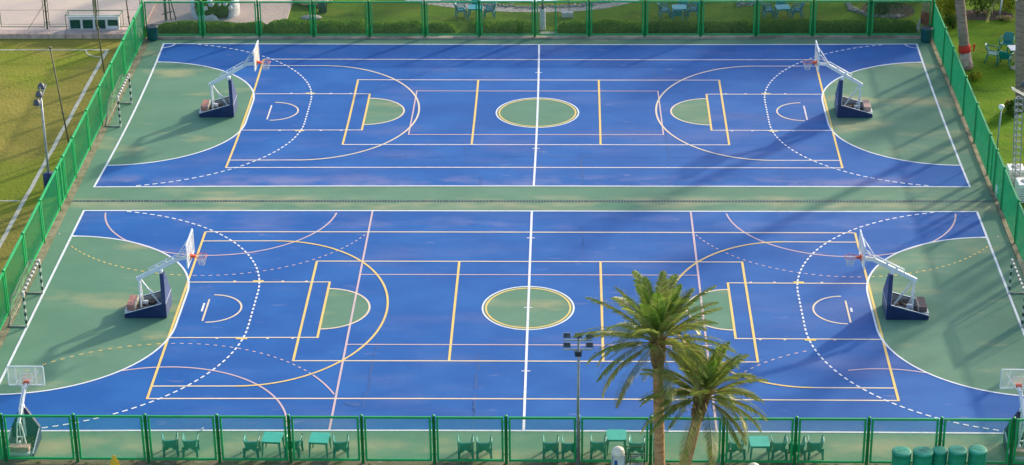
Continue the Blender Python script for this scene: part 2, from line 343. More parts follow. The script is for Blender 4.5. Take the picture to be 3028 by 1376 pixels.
for s in 'FN':
    far=s=='F'; HL='highlit_pale' if far else 'highlit_yellow'
    mP='pink_line' if not far else 'pink_line'
    # lower layers first: pink
    if far: stroke(s,[(-5.98,2.9),(5.9,2.92),(5.97,-3.14),(-6.02,-3.15)],'pink_line',.07,closed=True)
    else:
        for sg in(-1,1):
            stroke(s,[(sg*7.08,9.75),(sg*7.1,-9.85)],'pink_line',.085)
            stroke(s,arc(sg*13.6,10.05,4.98,183,357,60),'pink_line',.075,clip=lambda p:not ingreen(p) and p[1]<9.75)
            stroke(s,arc(sg*13.6,10.1,7.02,203 if sg<0 else 204,337,60),'pink_line',.055,dash=(.15,.15),clip=lambda p:not ingreen(p))
            stroke(s,arc(sg*13.6,10.1,7.02,208,332,60),'yellow_line',.055,dash=(.15,.15),clip=lambda p:ingreen(p) and abs(p[0])<19.4)
            if sg<0:
                stroke(s,arc(-13.6,-9.95,4.95,4,112,60),'pink_line',.075,clip=lambda p:not ingreen(p) and p[1]>-9.8)
                stroke(s,arc(-13.6,-10.1,7.05,40,150,60),'pink_line',.055,dash=(.15,.17),clip=lambda p:not ingreen(p))
                stroke(s,arc(-13.6,-10.1,7.05,24.5,39,16),'pink_line',.07)
                stroke(s,arc(-13.6,-10.1,7.05,95,139,40),'yellow_line',.055,dash=(.15,.17),clip=lambda p:ingreen(p))
            else:
                stroke(s,arc(13.6,-9.95,4.95,68,104,20),'pink_line',.07,clip=lambda p:not ingreen(p))
                stroke(s,arc(13.6,-10.1,7.05,112,140,30),'pink_line',.055,dash=(.15,.17))
        stroke(s,[(-7.08,3.2),(7.08,3.2)],'pink_line',.065); stroke(s,[(-7.08,-3.13),(7.3,-3.15)],'pink_line',.065)
    for sg in(-1,1):
        # yellow lengthwise family
        stroke(s,[(sg*14.04,7.5),(sg*14,-7.54)],'yellow_line',.10)
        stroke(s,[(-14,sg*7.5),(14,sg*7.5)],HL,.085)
        stroke(s,[(sg*9,4.54),(sg*9,-4.54)],'yellow_line',.10)
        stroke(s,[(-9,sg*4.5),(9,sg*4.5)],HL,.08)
        stroke(s,[(sg*3,4.5),(sg*3,-4.5)],'yellow_line',.10)
        ay=.06 if far else .12
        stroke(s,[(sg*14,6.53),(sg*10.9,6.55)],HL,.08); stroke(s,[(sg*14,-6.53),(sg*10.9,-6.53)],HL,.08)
        rr=10.9-5.72; stroke(s,[(sg*x,y) for x,y in [(10.9-rr*math.sin(R(a)),6.54*math.cos(R(a))+.005) for a in range(0,181,4)]],'highlit_yellow' if far else 'yellow_line',.09)
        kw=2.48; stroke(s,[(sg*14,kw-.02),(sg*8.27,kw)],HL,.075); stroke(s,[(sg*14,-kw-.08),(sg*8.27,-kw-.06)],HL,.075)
        stroke(s,[(sg*8.27,kw+.03),(sg*8.27,-kw-.1)],'yellow_line',.10)
        stroke(s,[(sg*(-8.27+a)*-1,b+.02) for a,b in arc(0,0,1.83,90,-90,28)],'highlit_yellow',.085)
        stroke(s,[(-sg*(-12.80+a),b+.02) for a,b in arc(0,0,1.24,90,-90,24)],'highlit_yellow',.075)
        stroke(s,[(sg*12.93,.85),(sg*12.93,-1.1)],'highlit_yellow' if not far else 'highlit_pale',.075)
        if not far: stroke(s,[(sg*13.08,.5 if sg<0 else .2),(sg*13.08,-.25 if sg<0 else -.15)],'white_line',.09)
        for v in(1,-1):
            e=0 if v>0 else -.07
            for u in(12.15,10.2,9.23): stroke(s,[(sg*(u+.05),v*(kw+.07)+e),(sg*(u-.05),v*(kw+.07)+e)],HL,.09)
            stroke(s,[(sg*11.42,v*(kw+.07)+e),(sg*10.98,v*(kw+.07)+e)],'bright_yellow',.15)
        # white family
        stroke(s,[(sg*x,y-.05) for x,y in [(L2,1.5+GA)]+[(L2-a,b) for a,b in arc(0,1.5,GA,90,0,28)]+[(L2-a,b) for a,b in arc(0,-1.5,GA,0,-90,28)]],'white_line',.085)
        rd=8.42; top=[(L2-a,b) for a,b in arc(0,1.5,rd,80,0,40)]+[(L2-a,b) for a,b in arc(0,-1.5,rd,0,-80,40)]
        stroke(s,[(sg*x,y-.05) for x,y in top],'white_line',.078,dash=(.20,.14),clip=lambda p:abs(p[1]+.05)<9.75)
        if far: stroke(s,[(sg*(L2-a),VC+W2-b) for a,b in arc(0,0,.6,0,90,8)],'white_line',.06)
        stroke(s,[(-L2-.04,VC+sg*W2),(L2+.04,VC+sg*W2)],'white_line',.10)
        stroke(s,[(sg*L2,VC+W2),(sg*L2,VC-W2)],'white_line',.10)
    cx,cy0,ra,rb=CIRC[s]
    stroke(s,arc(cx,cy0,ra-.14,0,360,64,rb-.16)[:-1],'yellow_line',.075,closed=True)
    stroke(s,arc(cx,cy0,ra,0,360,64,rb)[:-1],'white_line',.075,closed=True)
    stroke(s,[(0,VC+W2),(0,VC-W2)],'white_line',.10)
    for v in((6.9,.14,-5.3) if not far else (5.6,-5.0)): stroke(s,[(-.17,v),(.17,v)],'white_line',.06)
for m_,mb_ in LINES.items():
    o=struct('court_lines',mb_,m_)
# cracks and patches
mb=MB()
def crack(p,q,w,n=14,am=.05):
    a=at(*p);b=at(*q); pts=wob((a.x,a.y),(b.x,b.y),n,am); z=.0105
    for i in range(n):
        if random.random()<.8: strip(mb,[pts[i],pts[i+1]],w*random.uniform(.4,1.2),z)
for p,q,w in (((1140,466),(1190,465),.05),((1250,466),(1385,463),.06),((1480,463),(1580,464),.04),((1590,464),(1790,465),.06),((1815,466),(1950,466),.05),((1980,466),(2160,465),.04),
   ((1720,375),(1716,470),.03),((1720,470),(1723,545),.09),((1930,118),(1939,232),.04),((1967,395),(1980,470),.07),((1978,470),(1980,560),.04),((2960-692,400),(2268+115,460),.04),((2268+30,470),(2268+56,545),.06),
   ((1201,468),(1203,378),.03),((1375,470),(1379,400),.03),((1420,520),(1420,548),.06),
   ((1720,630),(1724,720),.03),((1724,700),(1726,760),.03),((1112,1030),(1075,1210),.09),((1417,1040),(1400,1240),.09),((1115,1000),(1112,1040),.05),((1400,1190),(1395,1270),.05)):
    crack(p,q,w)
for c,rx,ry in (((1050,1197),.22,.18),((1028,1193),.14,.12),((1114,1028),.12,.15)):
    a=at(*c); sheet(mb,[(a.x+rx*math.cos(t*PI/6)*random.uniform(.7,1.1),a.y+ry*math.sin(t*PI/6)*random.uniform(.7,1.1)) for t in range(12)],.0108)
struct('surface_cracks',mb,'crack')
# drain channel between the courts
mb=MB(); a=at(212,597); b=at(2936,598.5)
strip(mb,[(a.x,a.y+.06),(0.,(a.y+b.y)/2+.06),(b.x,b.y+.06)],.13,.006)
strip(mb,[(a.x,a.y+.16),(0.,(a.y+b.y)/2+.16),(b.x,b.y+.16)],.03,.010)
struct('drain_channel',mb,'drain')
mb=MB(); n=300
for i in range(n):
    if random.random()<.9:
        x=a.x+(b.x-a.x)*(i+.5)/n; y=a.y+(b.y-a.y)*(i+.5)/n+.06; mb.box((x,y,.012),(.03,.10,.008))
struct('drain_slots',mb,'greyin')
# ------------------------------------------------------------------ fences
def mesh_wires(mb,p0,p1,z0,z1,sp=.066,t=.009):
    # diagonal wires between two ground points, plane through z
    p0=Vector(p0);p1=Vector(p1); d=(p1-p0); Lx=d.length; d.normalize(); nrm=Vector((-d.y,d.x,0)); H_=z1-z0
    def W(u,v): return Vector((p0.x+d.x*u,p0.y+d.y*u,z0+v))
    for sgn in(1,-1):
        k=-H_ if sgn>0 else 0; end=Lx if sgn>0 else Lx+H_
        u=k+sp/2
        while u<end:
            # line: x=u+sgn*v
            v0=0;v1=H_
            if sgn>0:
                v0=max(0,-u); v1=min(H_,Lx-u)
            else:
                v0=max(0,u-Lx); v1=min(H_,u)
            if v1-v0>.01:
                A=W(u+sgn*v0,v0);B=W(u+sgn*v1,v1); o1=Vector((0,0,1))*t*.7; o2=nrm*(t*.6)*sgn
                q=[A+o1+o2,A-o1+o2,B-o1+o2,B+o1+o2,A+o2*2.4,B+o2*2.4]
                b=len(mb.v); mb.v+=[tuple(x) for x in q]
                mb.face((b,b+1,b+2,b+3)); mb.face((b,b+3,b+5,b+4)); mb.face((b+1,b+4,b+5,b+2))
            u+=sp
def fence(name,label,pts,h,gap=.13,m='fence',mm='mesh',sp=.066,t=.009,zb=0.02,ph=None,stile=(),pr=.06,fr=.075,low=.14,skip=()):
    o=empty('mesh_fence',(pts[0][0],pts[0][1],0),0,label,'fence')
    inv=Matrix.Translation((-pts[0][0],-pts[0][1],0))
    def fin(mb,n,mat_,par=o):
        x=mb.build(n,mat_,par)
        if par is o: x.matrix_parent_inverse=inv
        else: x.matrix_parent_inverse=Matrix.Identity(4)
        return x
    for p in pts:
        q=MB(); q.lathe((p[0],p[1],zb),[(pr,0),(pr,h+.02),(pr*1.15,h+.02),(pr*1.15,h+.05),(pr*.6,h+.085),(0,h+.09)],10)
        fin(q,'post',m)
    for i,(a,b) in enumerate(zip(pts,pts[1:])):
        if i in skip: continue
        A=Vector((a[0],a[1],0));B=Vector((b[0],b[1],0)); d=(B-A).normalized(); A2=A+d*gap;B2=B-d*gap
        q=MB(); z0=zb+low; z1=zb+h-.03
        q.bar(A2+Vector((0,0,z0-fr/2)),A2+Vector((0,0,z1+fr/2)),fr,fr,upd=(d.x,d.y,0)); q.bar(B2+Vector((0,0,z0-fr/2)),B2+Vector((0,0,z1+fr/2)),fr,fr,upd=(d.x,d.y,0))
        q.bar(A2+d*fr/2+Vector((0,0,z0)),B2-d*fr/2+Vector((0,0,z0)),fr*.98,fr); q.bar(A2+d*fr/2+Vector((0,0,z1)),B2-d*fr/2+Vector((0,0,z1)),fr*.98,fr)
        for f_ in(.14,.5,.9):
            z=z0+(z1-z0)*f_
            q.bar(A+Vector((0,0,z)),A2+Vector((0,0,z)),.025,.03); q.bar(B2+Vector((0,0,z)),B+Vector((0,0,z)),.025,.03)
        if i in stile:
            mid=A2+d*((B2-A2).length*stile[i]); q.bar(mid+Vector((0,0,z0+fr/2)),mid+Vector((0,0,z1-fr/2)),fr*1.4,fr*.96,upd=(d.x,d.y,0))
        fo=fin(q,'panel_frame',m)
        q=MB(); mesh_wires(q,A2,B2,z0,z1,sp,t)
        fin(q,'wire_mesh',mm,fo)
    return o
nx=[-24.1,-21.45,-18.84,-16.19,-13.57,-10.95,-8.34,-5.69,-3.07,-.45,2.18,4.8,7.42,10.03,12.64,15.23,17.82,20.4,23.0]
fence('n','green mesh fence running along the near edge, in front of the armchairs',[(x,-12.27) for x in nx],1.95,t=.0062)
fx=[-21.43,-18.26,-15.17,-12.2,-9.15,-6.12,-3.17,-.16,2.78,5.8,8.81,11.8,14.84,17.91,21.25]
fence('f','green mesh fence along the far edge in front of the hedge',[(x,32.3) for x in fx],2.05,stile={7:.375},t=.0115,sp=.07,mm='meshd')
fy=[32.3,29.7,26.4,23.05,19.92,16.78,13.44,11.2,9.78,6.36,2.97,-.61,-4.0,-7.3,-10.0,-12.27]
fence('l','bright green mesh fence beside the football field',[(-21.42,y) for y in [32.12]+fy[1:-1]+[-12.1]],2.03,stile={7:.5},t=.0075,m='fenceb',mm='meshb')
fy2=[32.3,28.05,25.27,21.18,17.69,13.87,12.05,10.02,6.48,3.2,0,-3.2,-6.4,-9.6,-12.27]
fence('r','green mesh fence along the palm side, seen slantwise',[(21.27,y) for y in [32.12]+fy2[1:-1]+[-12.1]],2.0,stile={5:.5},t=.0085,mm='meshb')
bx=[at(p,98,.20).x for p in (-445,-300,-155,-10,133,282)]+[-21.6]
fence('b','thin dull green fence on the stone kerb behind the football field',[(x,33.15) for x in bx],1.95,m='fence_dull',mm='mesh',zb=.20,sp=.09,t=.004,pr=.05,fr=.035,low=.12)
mb=MB()
x=-60.0
while x<-21.8:
    w=random.uniform(.5,1.1); w=min(w,-21.75-x); mb.box((x+w/2,32.53+random.uniform(-.015,.015),.06),(w-random.uniform(.004,.02),.5+random.uniform(-.02,.02),.31+random.uniform(-.02,.02))); x+=w
tag(mb.build('stone_kerb','stonekerb',bevel=.02),'low pinkish stone kerb wall under the thin fence','kerb wall')
# ------------------------------------------------------------------ basketball stands
def make_stand(brick,board,label,group,loc,rz,sc=None,ex=0,ez=0):
    t=empty('basketball_stand',loc,rz,label,'basketball stand',group,sc)
    hw=.68
    # base: side skirts
    q=MB().use('greyin'); q.box((-.88,0,.10),(1.68,2*hw-.12,.14)); q.use('junk')
    for i in range(26): 
        x=random.uniform(-1.3,-.3);y=random.uniform(-.5,.5); q.box((x,y,.20+random.uniform(0,.05)),(random.uniform(.1,.25),random.uniform(.1,.25),.1),rz=random.uniform(0,3))
    q.build('base_tray',None,t)
    for sg in(-1,1):
        q=MB().use('navy'); y=sg*hw
        P=[(-.02,y,.02),(-1.74,y,.02),(-1.74,y,.20),(-.17,y,.66),(-.02,y,.66)]
        q.prism(P,(0,-sg*.05,0)); q.use('greyin'); P2=[(-.16,y-sg*.053,.08),(-1.7,y-sg*.053,.08),(-1.7,y-sg*.053,.18),(-.17,y-sg*.053,.63)]
        q.poly(P2 if sg<0 else P2[::-1]); q.use('wsteel'); q.bar((-1.74,y-sg*.025,.21),(-.18,y-sg*.025,.672),.05,.012)
        q.build('side_pad',None,t)
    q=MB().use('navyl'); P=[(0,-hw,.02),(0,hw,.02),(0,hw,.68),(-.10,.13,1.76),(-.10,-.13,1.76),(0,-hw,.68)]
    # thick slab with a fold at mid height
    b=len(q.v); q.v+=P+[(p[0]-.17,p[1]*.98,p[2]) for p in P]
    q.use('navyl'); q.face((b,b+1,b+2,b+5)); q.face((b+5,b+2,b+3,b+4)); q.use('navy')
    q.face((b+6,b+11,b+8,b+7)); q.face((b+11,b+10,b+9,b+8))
    for i in range(6):
        j=(i+1)%6; q.face((b+i,b+6+i,b+6+j,b+j))
    q.use('wsteel'); q.bar((.004,-hw+.01,.68),(.004,hw-.01,.68),.012,.02)
    q.build('front_pad',None,t)
    # mast behind the front pad
    q=MB(); q.bar((-.24,0,.16),(-.24,0,1.84),.10,.10); q.box((-.24,0,1.86),(.16,.2,.12)); q.bar((-.26,-.14,1.80),(-.26,.14,1.80),.05)
    q.build('front_mast','wsteel',t,bevel=.008)
    q=MB()
    for y in(-.11,.11): q.bar((-1.12,y*2.2,.16),(-1.15,y*.7,1.52),.055,.06)
    q.tube([(-1.15,.0,1.42),(-1.20,-.02,.9),(-1.0,-.04,.45),(-.92,.02,.2)],.018,6); q.box((-1.15,0,.75),(.05,.30,.05)); q.box((-1.0,.1,.3),(.22,.08,.26))
    q.build('rear_mast','wsteel',t)
    q=MB(); q.bar((-1.1,0,1.46),(-.32,0,.24),.05,.06); q.tube([(-.75,.03,.98),(-.55,.05,.7)],.028,6); q.build('diagonal_strut','wsteel',t)
    # arm
    q=MB(); A=Vector((-1.2,0,1.50));B=Vector((.48+ex*.6,0,2.37+ez));Cc=Vector((.84+ex,0,2.42+ez))
    q.bar(A,B,.13,.17); q.bar(B-Vector((.02,0,.0)),Cc,.12,.15); q.box(A,(.14,.15,.15))
    q.build('arm','wsteel',t,bevel=.012)
    q=MB(); up=Vector((-.07,0,.17)); a=A+(B-A)*.26;b_=B+(A-B)*.03
    for y in(-.05,.05):
        yv=Vector((0,y,0)); q.tube([a+yv+Vector((0,0,.08)),a+up+(B-A)*.06+yv,b_+up+yv,B+yv+Vector((.03,0,.1))],.018,6)
    for f_ in(.3,.62): p=a+(b_-a)*f_; q.bar(p,p+up*.95,.03,.11,upd=(1,0,0))
    q.build('parallel_rod','wsteel',t)
    q=MB()
    for y in(-.62,.62): q.tube([(.36+ex*.6,y*.08,2.38+ez),(.86+ex,y,3.12+ez)],.02,6)
    for y in(-.3,.3): q.tube([(.38+ex*.6,y*.1,2.44+ez),(.87+ex,y,2.62+ez)],.014,6)
    q.build('board_brace','wsteel',t)
    # backboard
    bw,z0,z1,x=.84,2.33+ez,3.31+ez,.92+ex
    bd=MB(); bd.use(board); bd.box((x,0,(z0+z1)/2),(.02,2*bw-.04,z1-z0-.04)); bo=bd.build('backboard',None,t)
    q=MB(); f_=.055
    q.box((x,0,z0),(f_,2*bw,f_)); q.box((x,0,z1),(f_,2*bw,f_))
    for y in(-bw,bw): q.box((x,y,(z0+z1)/2),(f_*.98,f_,z1-z0-f_))
    q.build('board_frame','wsteel',bo)
    q=MB()
    for xx in(x+.014,x-.014):
        q.box((xx,0,z0+.16),(.006,.62,.04)); q.box((xx,0,z0+.60),(.006,.62,.04))
        for y in(-.29,.29): q.box((xx,y,z0+.38),(.006,.04,.40))
    for y in(-.46,.46): q.box((x-.035,y,(z0+z1)/2),(.03,.04,z1-z0-.06))
    q.build('target_square','white',bo)
    # rim
    q=MB(); rz_=2.5+ez; rc=x+.45; q.tube([(rc+.235*math.cos(2*PI*i/24),.235*math.sin(2*PI*i/24),rz_) for i in range(25)],.014,6,cap=False)
    q.box((x+.10,0,rz_-.02),(.20,.15,.10)); q.box((x+.03,0,rz_-.03),(.03,.24,.2)); q.box((x-.05,0,rz_-.03),(.06,.26,.16))
    q.tube([(x+.1,-.09,rz_-.03),(rc,-.235,rz_)],.01,5); q.tube([(x+.1,.09,rz_-.03),(rc,.235,rz_)],.01,5)
    ro=q.build('rim','orange',t)
    q=MB(); n=12; rings=[(.23,0),(.205,-.10),(.17,-.2),(.14,-.3),(.13,-.40)]
    for k in range(n):
        for dr in(1,-1):
            pts=[]
            for i,(r_,z_) in enumerate(rings):
                a=2*PI*(k+dr*.5*i)/n; pts.append((rc+r_*math.cos(a),r_*math.sin(a),rz_+z_))
            q.tube(pts,.0055,3,cap=False,sm=False)
    q.build('net','rope',ro)
    # counterweight
    q=MB().use('plasticw'); q.box((-1.62,0,.17),(.30,1.0,.13)); q.use(brick)
    for i in range(9):
        y=-.42+i*.105
        for k in range(2): q.box((-1.52+random.uniform(-.01,.01),y,.32+k*.12),(.32,.095,.11),rz=random.uniform(-.03,.03))
    q.use('rust'); q.box((-1.345,0,.36),(.03,.98,.30))
    q.build('counterweight',None,t)
    # wheels
    for y in(-.5,.5):
        q=MB(); q.tube([(-1.66,y-.03,.07),(-1.66,y+.03,.07)],.065,12); q.build('wheel','darksteel',t)
    return t
g='movable basketball stands around the courts'
make_stand('brick','glass','navy padded basketball stand with dark red bricks at the left end of the near court',g,(-14.78,-.17,.009),0,None,.13,.05)
make_stand('brickd','glass','navy padded basketball stand with dark brown weight at the right end of the near court',g,(14.75,-.15,.009),PI,None,.13,.05)
make_stand('brick','glassw','navy padded basketball stand with a cloudy board at the left end of the far court',g,(-14.98,21.55,.009),0,None,.28,.20)
make_stand('brickp','glass','navy padded basketball stand with pale pink weight at the right end of the far court',g,(15.0,21.5,.009),PI,None,.14,.20)
make_stand('brickp','glass','low basketball stand in the near left corner with orange brick weight behind the fence',g,(-18.42,-10.58,.009),PI/2,.8)
make_stand('brickp','glass','low basketball stand cut by the frame in the near right corner, pink weight',g,(18.4,-10.58,.009),PI/2,.8)
# ------------------------------------------------------------------ handball goals
def make_goal(loc,rz,label,group):
    t=empty('handball_goal',loc,rz,label,'goal',group)     # local: mouth faces +x, posts at y=+-1.5
    h=1.58; hwid=1.52
    def striped(name,a,b,n):
        q=MB(); a=Vector(a);b=Vector(b)
        for i in range(n):
            q.use('whitew' if i%2==0 else 'blackst'); q.bar(a+(b-a)*(i/n),a+(b-a)*((i+1)/n),.075,.075)
        q.build(name,None,t)
    striped('goal_post',(0,-hwid,0),(0,-hwid,h-.0425),9); striped('goal_post',(0,hwid,0),(0,hwid,h-.0425),9)
    striped('crossbar',(0,-hwid-.04,h),(0,hwid+.04,h),17)
    q=MB()
    for y in(-hwid,hwid):
        q.tube([(0,y,h-.05),(-.42,y,h-.05),(-.50,y,h-.12),(-.60,y,.8),(-.75,y,.03)],.022,6); q.tube([(-.75,y,.03),(0,y,.03)],.03,6)
    q.tube([(-.75,-hwid,.03),(-.75,hwid,.03)],.02,6)
    q.build('net_frame','rust',t)
    q=MB(); sp=.13
    prof=[(0,h-.03),(-.42,h-.05),(-.52,1.2),(-.58,.8),(-.62,.4),(-.75,.05)]
    n=int(2*hwid/sp)
    for i in range(n+1):
        y=-hwid+i*2*hwid/n; q.tube([(p[0]+random.uniform(-.03,.03)*(0<k<5),y+random.uniform(-.02,.02),p[1]) for k,p in enumerate(prof)],.006,3,cap=False,sm=False)
    def pp(f_):
        f_*=len(prof)-1; i=min(int(f_),len(prof)-2); g_=f_-i; return (prof[i][0]*(1-g_)+prof[i+1][0]*g_,prof[i][1]*(1-g_)+prof[i+1][1]*g_)
    for i in range(1,15):
        p=pp(i/15); q.tube([(p[0]+random.uniform(-.03,.03),-hwid+j*2*hwid/8,p[1]+random.uniform(-.02,.01)) for j in range(9)],.006,3,cap=False,sm=False)
    for y in(-hwid,hwid):
        for i in range(1,12):
            z=i*h/12; xb=-.75+(.75-.42)*z/h; q.tube([(0,y,z),(xb,y,z)],.005,3,cap=False,sm=False)
        for x in(-.15,-.3,-.42): q.tube([(x,y,.03),(x,y,h-.05)],.005,3,cap=False,sm=False)
    q.build('net','goalnet',t)
    return t
gg='black and white striped goals'
make_goal((-20.42,-.12,.003),0,'striped goal with net by the bright green fence, near court left end',gg)
make_goal((-20.46,21.2,.003),0,'striped goal with net by the bright green fence, far court left end',gg)
make_goal((20.17,.08,.003),PI,'striped goal with net cut by the right frame edge, near court',gg)
# ------------------------------------------------------------------ garden furniture
def make_armchair(loc,rz,label,group,body='teal'):
    # seen from behind: back towards -y
    t=empty('armchair',loc,rz,label,'chair',group)
    def U(off,z):
        w=.265+off; yb=-.25-off*.7
        return [(-w,.30,z),(-w,.12,z),(-w,-.08,z),(-w+.03,yb+.05,z),(-w+.09,yb+.005,z),(0,yb-.01,z),(w-.09,yb+.005,z),(w-.03,yb+.05,z),(w,-.08,z),(w,.12,z),(w,.30,z)]
    q=MB(); outer=[U(-.045,.27),U(-.03,.34),U(-.02,.46),U(.015,.62),U(.035,.685),U(.0,.69),U(-.03,.62),U(-.06,.46),U(-.075,.34)]
    for k,ring in enumerate(outer):
        for j,p in enumerate(ring):
            arm=abs(j-5)/5; z=p[2]
            if k in(3,4,5,6): z+=.025*arm-.01*(1-arm)
            if k in(0,1) : z+=[0,.06,.07,.02,-.02,.10,-.02,.02,.07,.06,0][j]*(1 if k==0 else .6)
            q.v.append((p[0],p[1],z))
    nn=11
    for k in range(len(outer)-1):
        for j in range(nn-1): q.face((k*nn+j,k*nn+j+1,(k+1)*nn+j+1,(k+1)*nn+j),True)
    for j in(0,nn-1): q.face([k*nn+j for k in range(len(outer))])
    q.build('backrest',body,t)
    q=MB(); 
    S=[(-.235,.28),(.235,.28),(.25,.0),(.22,-.20),(-.22,-.20),(-.25,.0)]
    q.prism([(x,y,.36) for x,y in S],(0,0,.045)); q.build('seat',body,t,bevel=.012)
    for sx_ in(-1,1):
        for yy,dy in((-.22,-.05),(.26,.05)):
            q=MB(); b=len(q.v); x0=sx_*.235
            for z,w,d,ox,oy in((.0,.034,.030,.025,dy),(.18,.042,.034,.012,dy*.5),(.30,.062,.04,-.005,0),(.38,.10,.045,-.04,0)):
                for a,c in((-1,-1),(1,-1),(1,1),(-1,1)): q.v.append((x0+sx_*ox+a*w,yy+oy+c*d,z))
            for k in range(3):
                for j in range(4): q.face((b+k*4+j,b+k*4+(j+1)%4,b+(k+1)*4+(j+1)%4,b+(k+1)*4+j),True)
            q.face((b+3,b+2,b+1,b)); q.build('leg',body,t)
    return t
chx=[(-12.89,''),(-12.14,''),(-9.87,''),(-8.33,''),(-6.58,''),(-1.99,''),(-1.31,''),(1.13,''),(1.82,''),(2.87,''),(4.27,''),(7.94,''),(9.48,''),(10.15,''),(10.82,'')]
cl=['teal armchair standing alone as a pair, leftmost chair of the row','teal armchair right beside the leftmost chair of the row','teal armchair left of the leftmost teal table',
 'teal armchair between the two left teal tables, behind a fence post','teal armchair right of the second teal table','left armchair of the pair in the open middle of the near fence',
 'right armchair of the pair in the open middle of the near fence','teal armchair just left of the one behind the floodlight pole','teal armchair partly hidden by the floodlight pole',
 'teal armchair left of the table by the palm trunks','teal armchair right of the table by the palm trunks, behind the green rack','teal armchair left of the rightmost teal table',
 'teal armchair touching the right side of the rightmost teal table','teal armchair behind the fence post, second from the right end','teal armchair at the right end of the whole row']
ca=None
for i,((x,_),lb) in enumerate(zip(chx,cl)):
    rz=random.uniform(-.2,.2); loc=(x+.03,-11.62+random.uniform(-.09,.07),.003)
    if i==0: ca=make_armchair(loc,rz,lb,'teal plastic armchairs along the near fence')
    else: instance(ca,loc,rz,lb)
def make_table(loc,rz,label,group,body='teal',top='tealtop',w=.72,d=.74,h=.66):
    t=empty('plastic_table',loc,rz,label,'table',group)
    q=MB(); r_=.07; P=[]
    for cx_,cy_,a0 in((w/2-r_,d/2-r_,0),(-w/2+r_,d/2-r_,90),(-w/2+r_,-d/2+r_,180),(w/2-r_,-d/2+r_,270)): P+=[(cx_+r_*math.cos(R(a0+k*22.5)),cy_+r_*math.sin(R(a0+k*22.5)),h-.03) for k in range(5)]
    q.prism(P,(0,0,.03)); q.build('tabletop',top,t,bevel=.006)
    q=MB()
    for sx_,sy_,l_ in((0,-1,w-.12),(0,1,w-.12)): q.box((0,sy_*(d/2-.05),h-.065),(l_,.025,.07))
    for sx_ in(-1,1): q.box((sx_*(w/2-.05),0,h-.065),(.025,d-.125,.07))
    q.build('apron',body,t)
    for sx_ in(-1,1):
        for sy_ in(-1,1):
            q=MB(); q.tube([(sx_*(w/2-.02),sy_*(d/2-.02),0),(sx_*(w/2-.06),sy_*(d/2-.06),h-.03)],[.022,.05],6,sm=False); q.build('leg',body,t)
    return t
tl=['teal plastic table in the left pair of tables, two chairs beside it','teal plastic table right of the first one, one chair at its right','teal plastic table standing nearest the court line by the palms','rightmost teal plastic table along the near fence']
tx=[(-9.08,-11.52),(-7.34,-11.55),(3.57,-11.25),(8.78,-11.68)]; ta=None
for i,((x,y),lb) in enumerate(zip(tx,tl)):
    if i==0: ta=make_table((x,y,.003),-.08,lb,'teal plastic tables along the near fence')
    else: instance(ta,(x,y,.003),(-.08,0,.02)[i-1],lb)
# small cup on the table side
# monoblock chairs of the garden
def make_mono(loc,rz,label,group,body='cyan',rnd=False):
    t=empty('garden_chair',loc,rz,label,'chair',group)   # faces +y, back at -y
    q=MB(); n=9; rows=[]
    for k in range(6):
        z=.40+k*.085; yb=-.20-k*.028; w=.21+.012*k if k<4 else .24-.03*(k-3)
        rows.append([(-w+2*w*j/(n-1),yb-.05*(1-((j-4)/4)**2),z) for j in range(n)])
    b=0
    for r_ in rows: q.v+=r_
    for r_ in rows: q.v+=[(x,y+.02,z) for x,y,z in r_]
    o2=len(rows)*n
    for k in range(5):
        for j in range(n-1):
            q.face((k*n+j,k*n+j+1,(k+1)*n+j+1,(k+1)*n+j),True); q.face((o2+k*n+j,o2+(k+1)*n+j,o2+(k+1)*n+j+1,o2+k*n+j+1),True)
    for j in range(n-1): q.face((5*n+j,5*n+j+1,o2+5*n+j+1,o2+5*n+j))
    q.build('backrest',body,t)
    q=MB(); q.prism([(-.22,-.22,.39),(.22,-.22,.39),(.24,.24,.40),(-.24,.24,.40)],(0,0,.03)); q.build('seat',body,t,bevel=.01)
    for s_ in(-1,1):
        q=MB(); q.tube([(s_*.24,-.27,.68),(s_*.29,-.05,.64),(s_*.29,.18,.62),(s_*.26,.25,.40)],.025,6); q.build('armrest',body,t)
    for sx_ in(-1,1):
        for sy_ in(-1,1):
            q=MB(); q.tube([(sx_*.32,sy_*.30,0),(sx_*.23,sy_*.21,.40)],[.02,.035],6); q.build('leg',body,t)
    return t
gm=None
cset=[((1405,40),[(-.75,.05,PI*.5+PI,'left of'),( .75,.05,PI*.5,'right of'),(0,.8,PI,'behind')],'left garden table behind the hedge'),
      ((2008,38),[(-.75,0,-PI/2,'left of'),(.75,.1,PI/2,'right of'),(-.1,-.55,0,'in front of'),(.25,.8,PI,'behind')],'middle garden table behind the hedge'),
      ((2315,38),[(-.75,0,-PI/2,'left of'),(.75,0,PI/2,'right of'),(0,.8,PI,'behind')],'right garden table behind the hedge')]
gt=None
for k,(p,chs,nm) in enumerate(cset):
    c=at(p[0],60,-.055)
    base=(c.x,c.y+.35,-.055)
    lb='light cyan square table, '+nm
    if gt is None: gt=make_table(base,0,lb,'cyan garden tables','cyan','cyantop',.78,.75,.66)
    else: instance(gt,base,.05*k,lb)
    for dx,dy,rz,w_ in chs:
        for st in range(2 if w_ in('left of','right of') else 1):
            loc=(base[0]+dx*(1+.12*st),base[1]+dy,-.055+.10*st)
            lb='%s %s the %s'%('cyan plastic chair' if st==0 else 'cyan plastic chair stacked on another',w_,nm)
            if gm is None: gm=make_mono(loc,rz,lb,'cyan garden chairs behind the hedge')
            else: instance(gm,loc,rz+random.uniform(-.1,.1),lb)
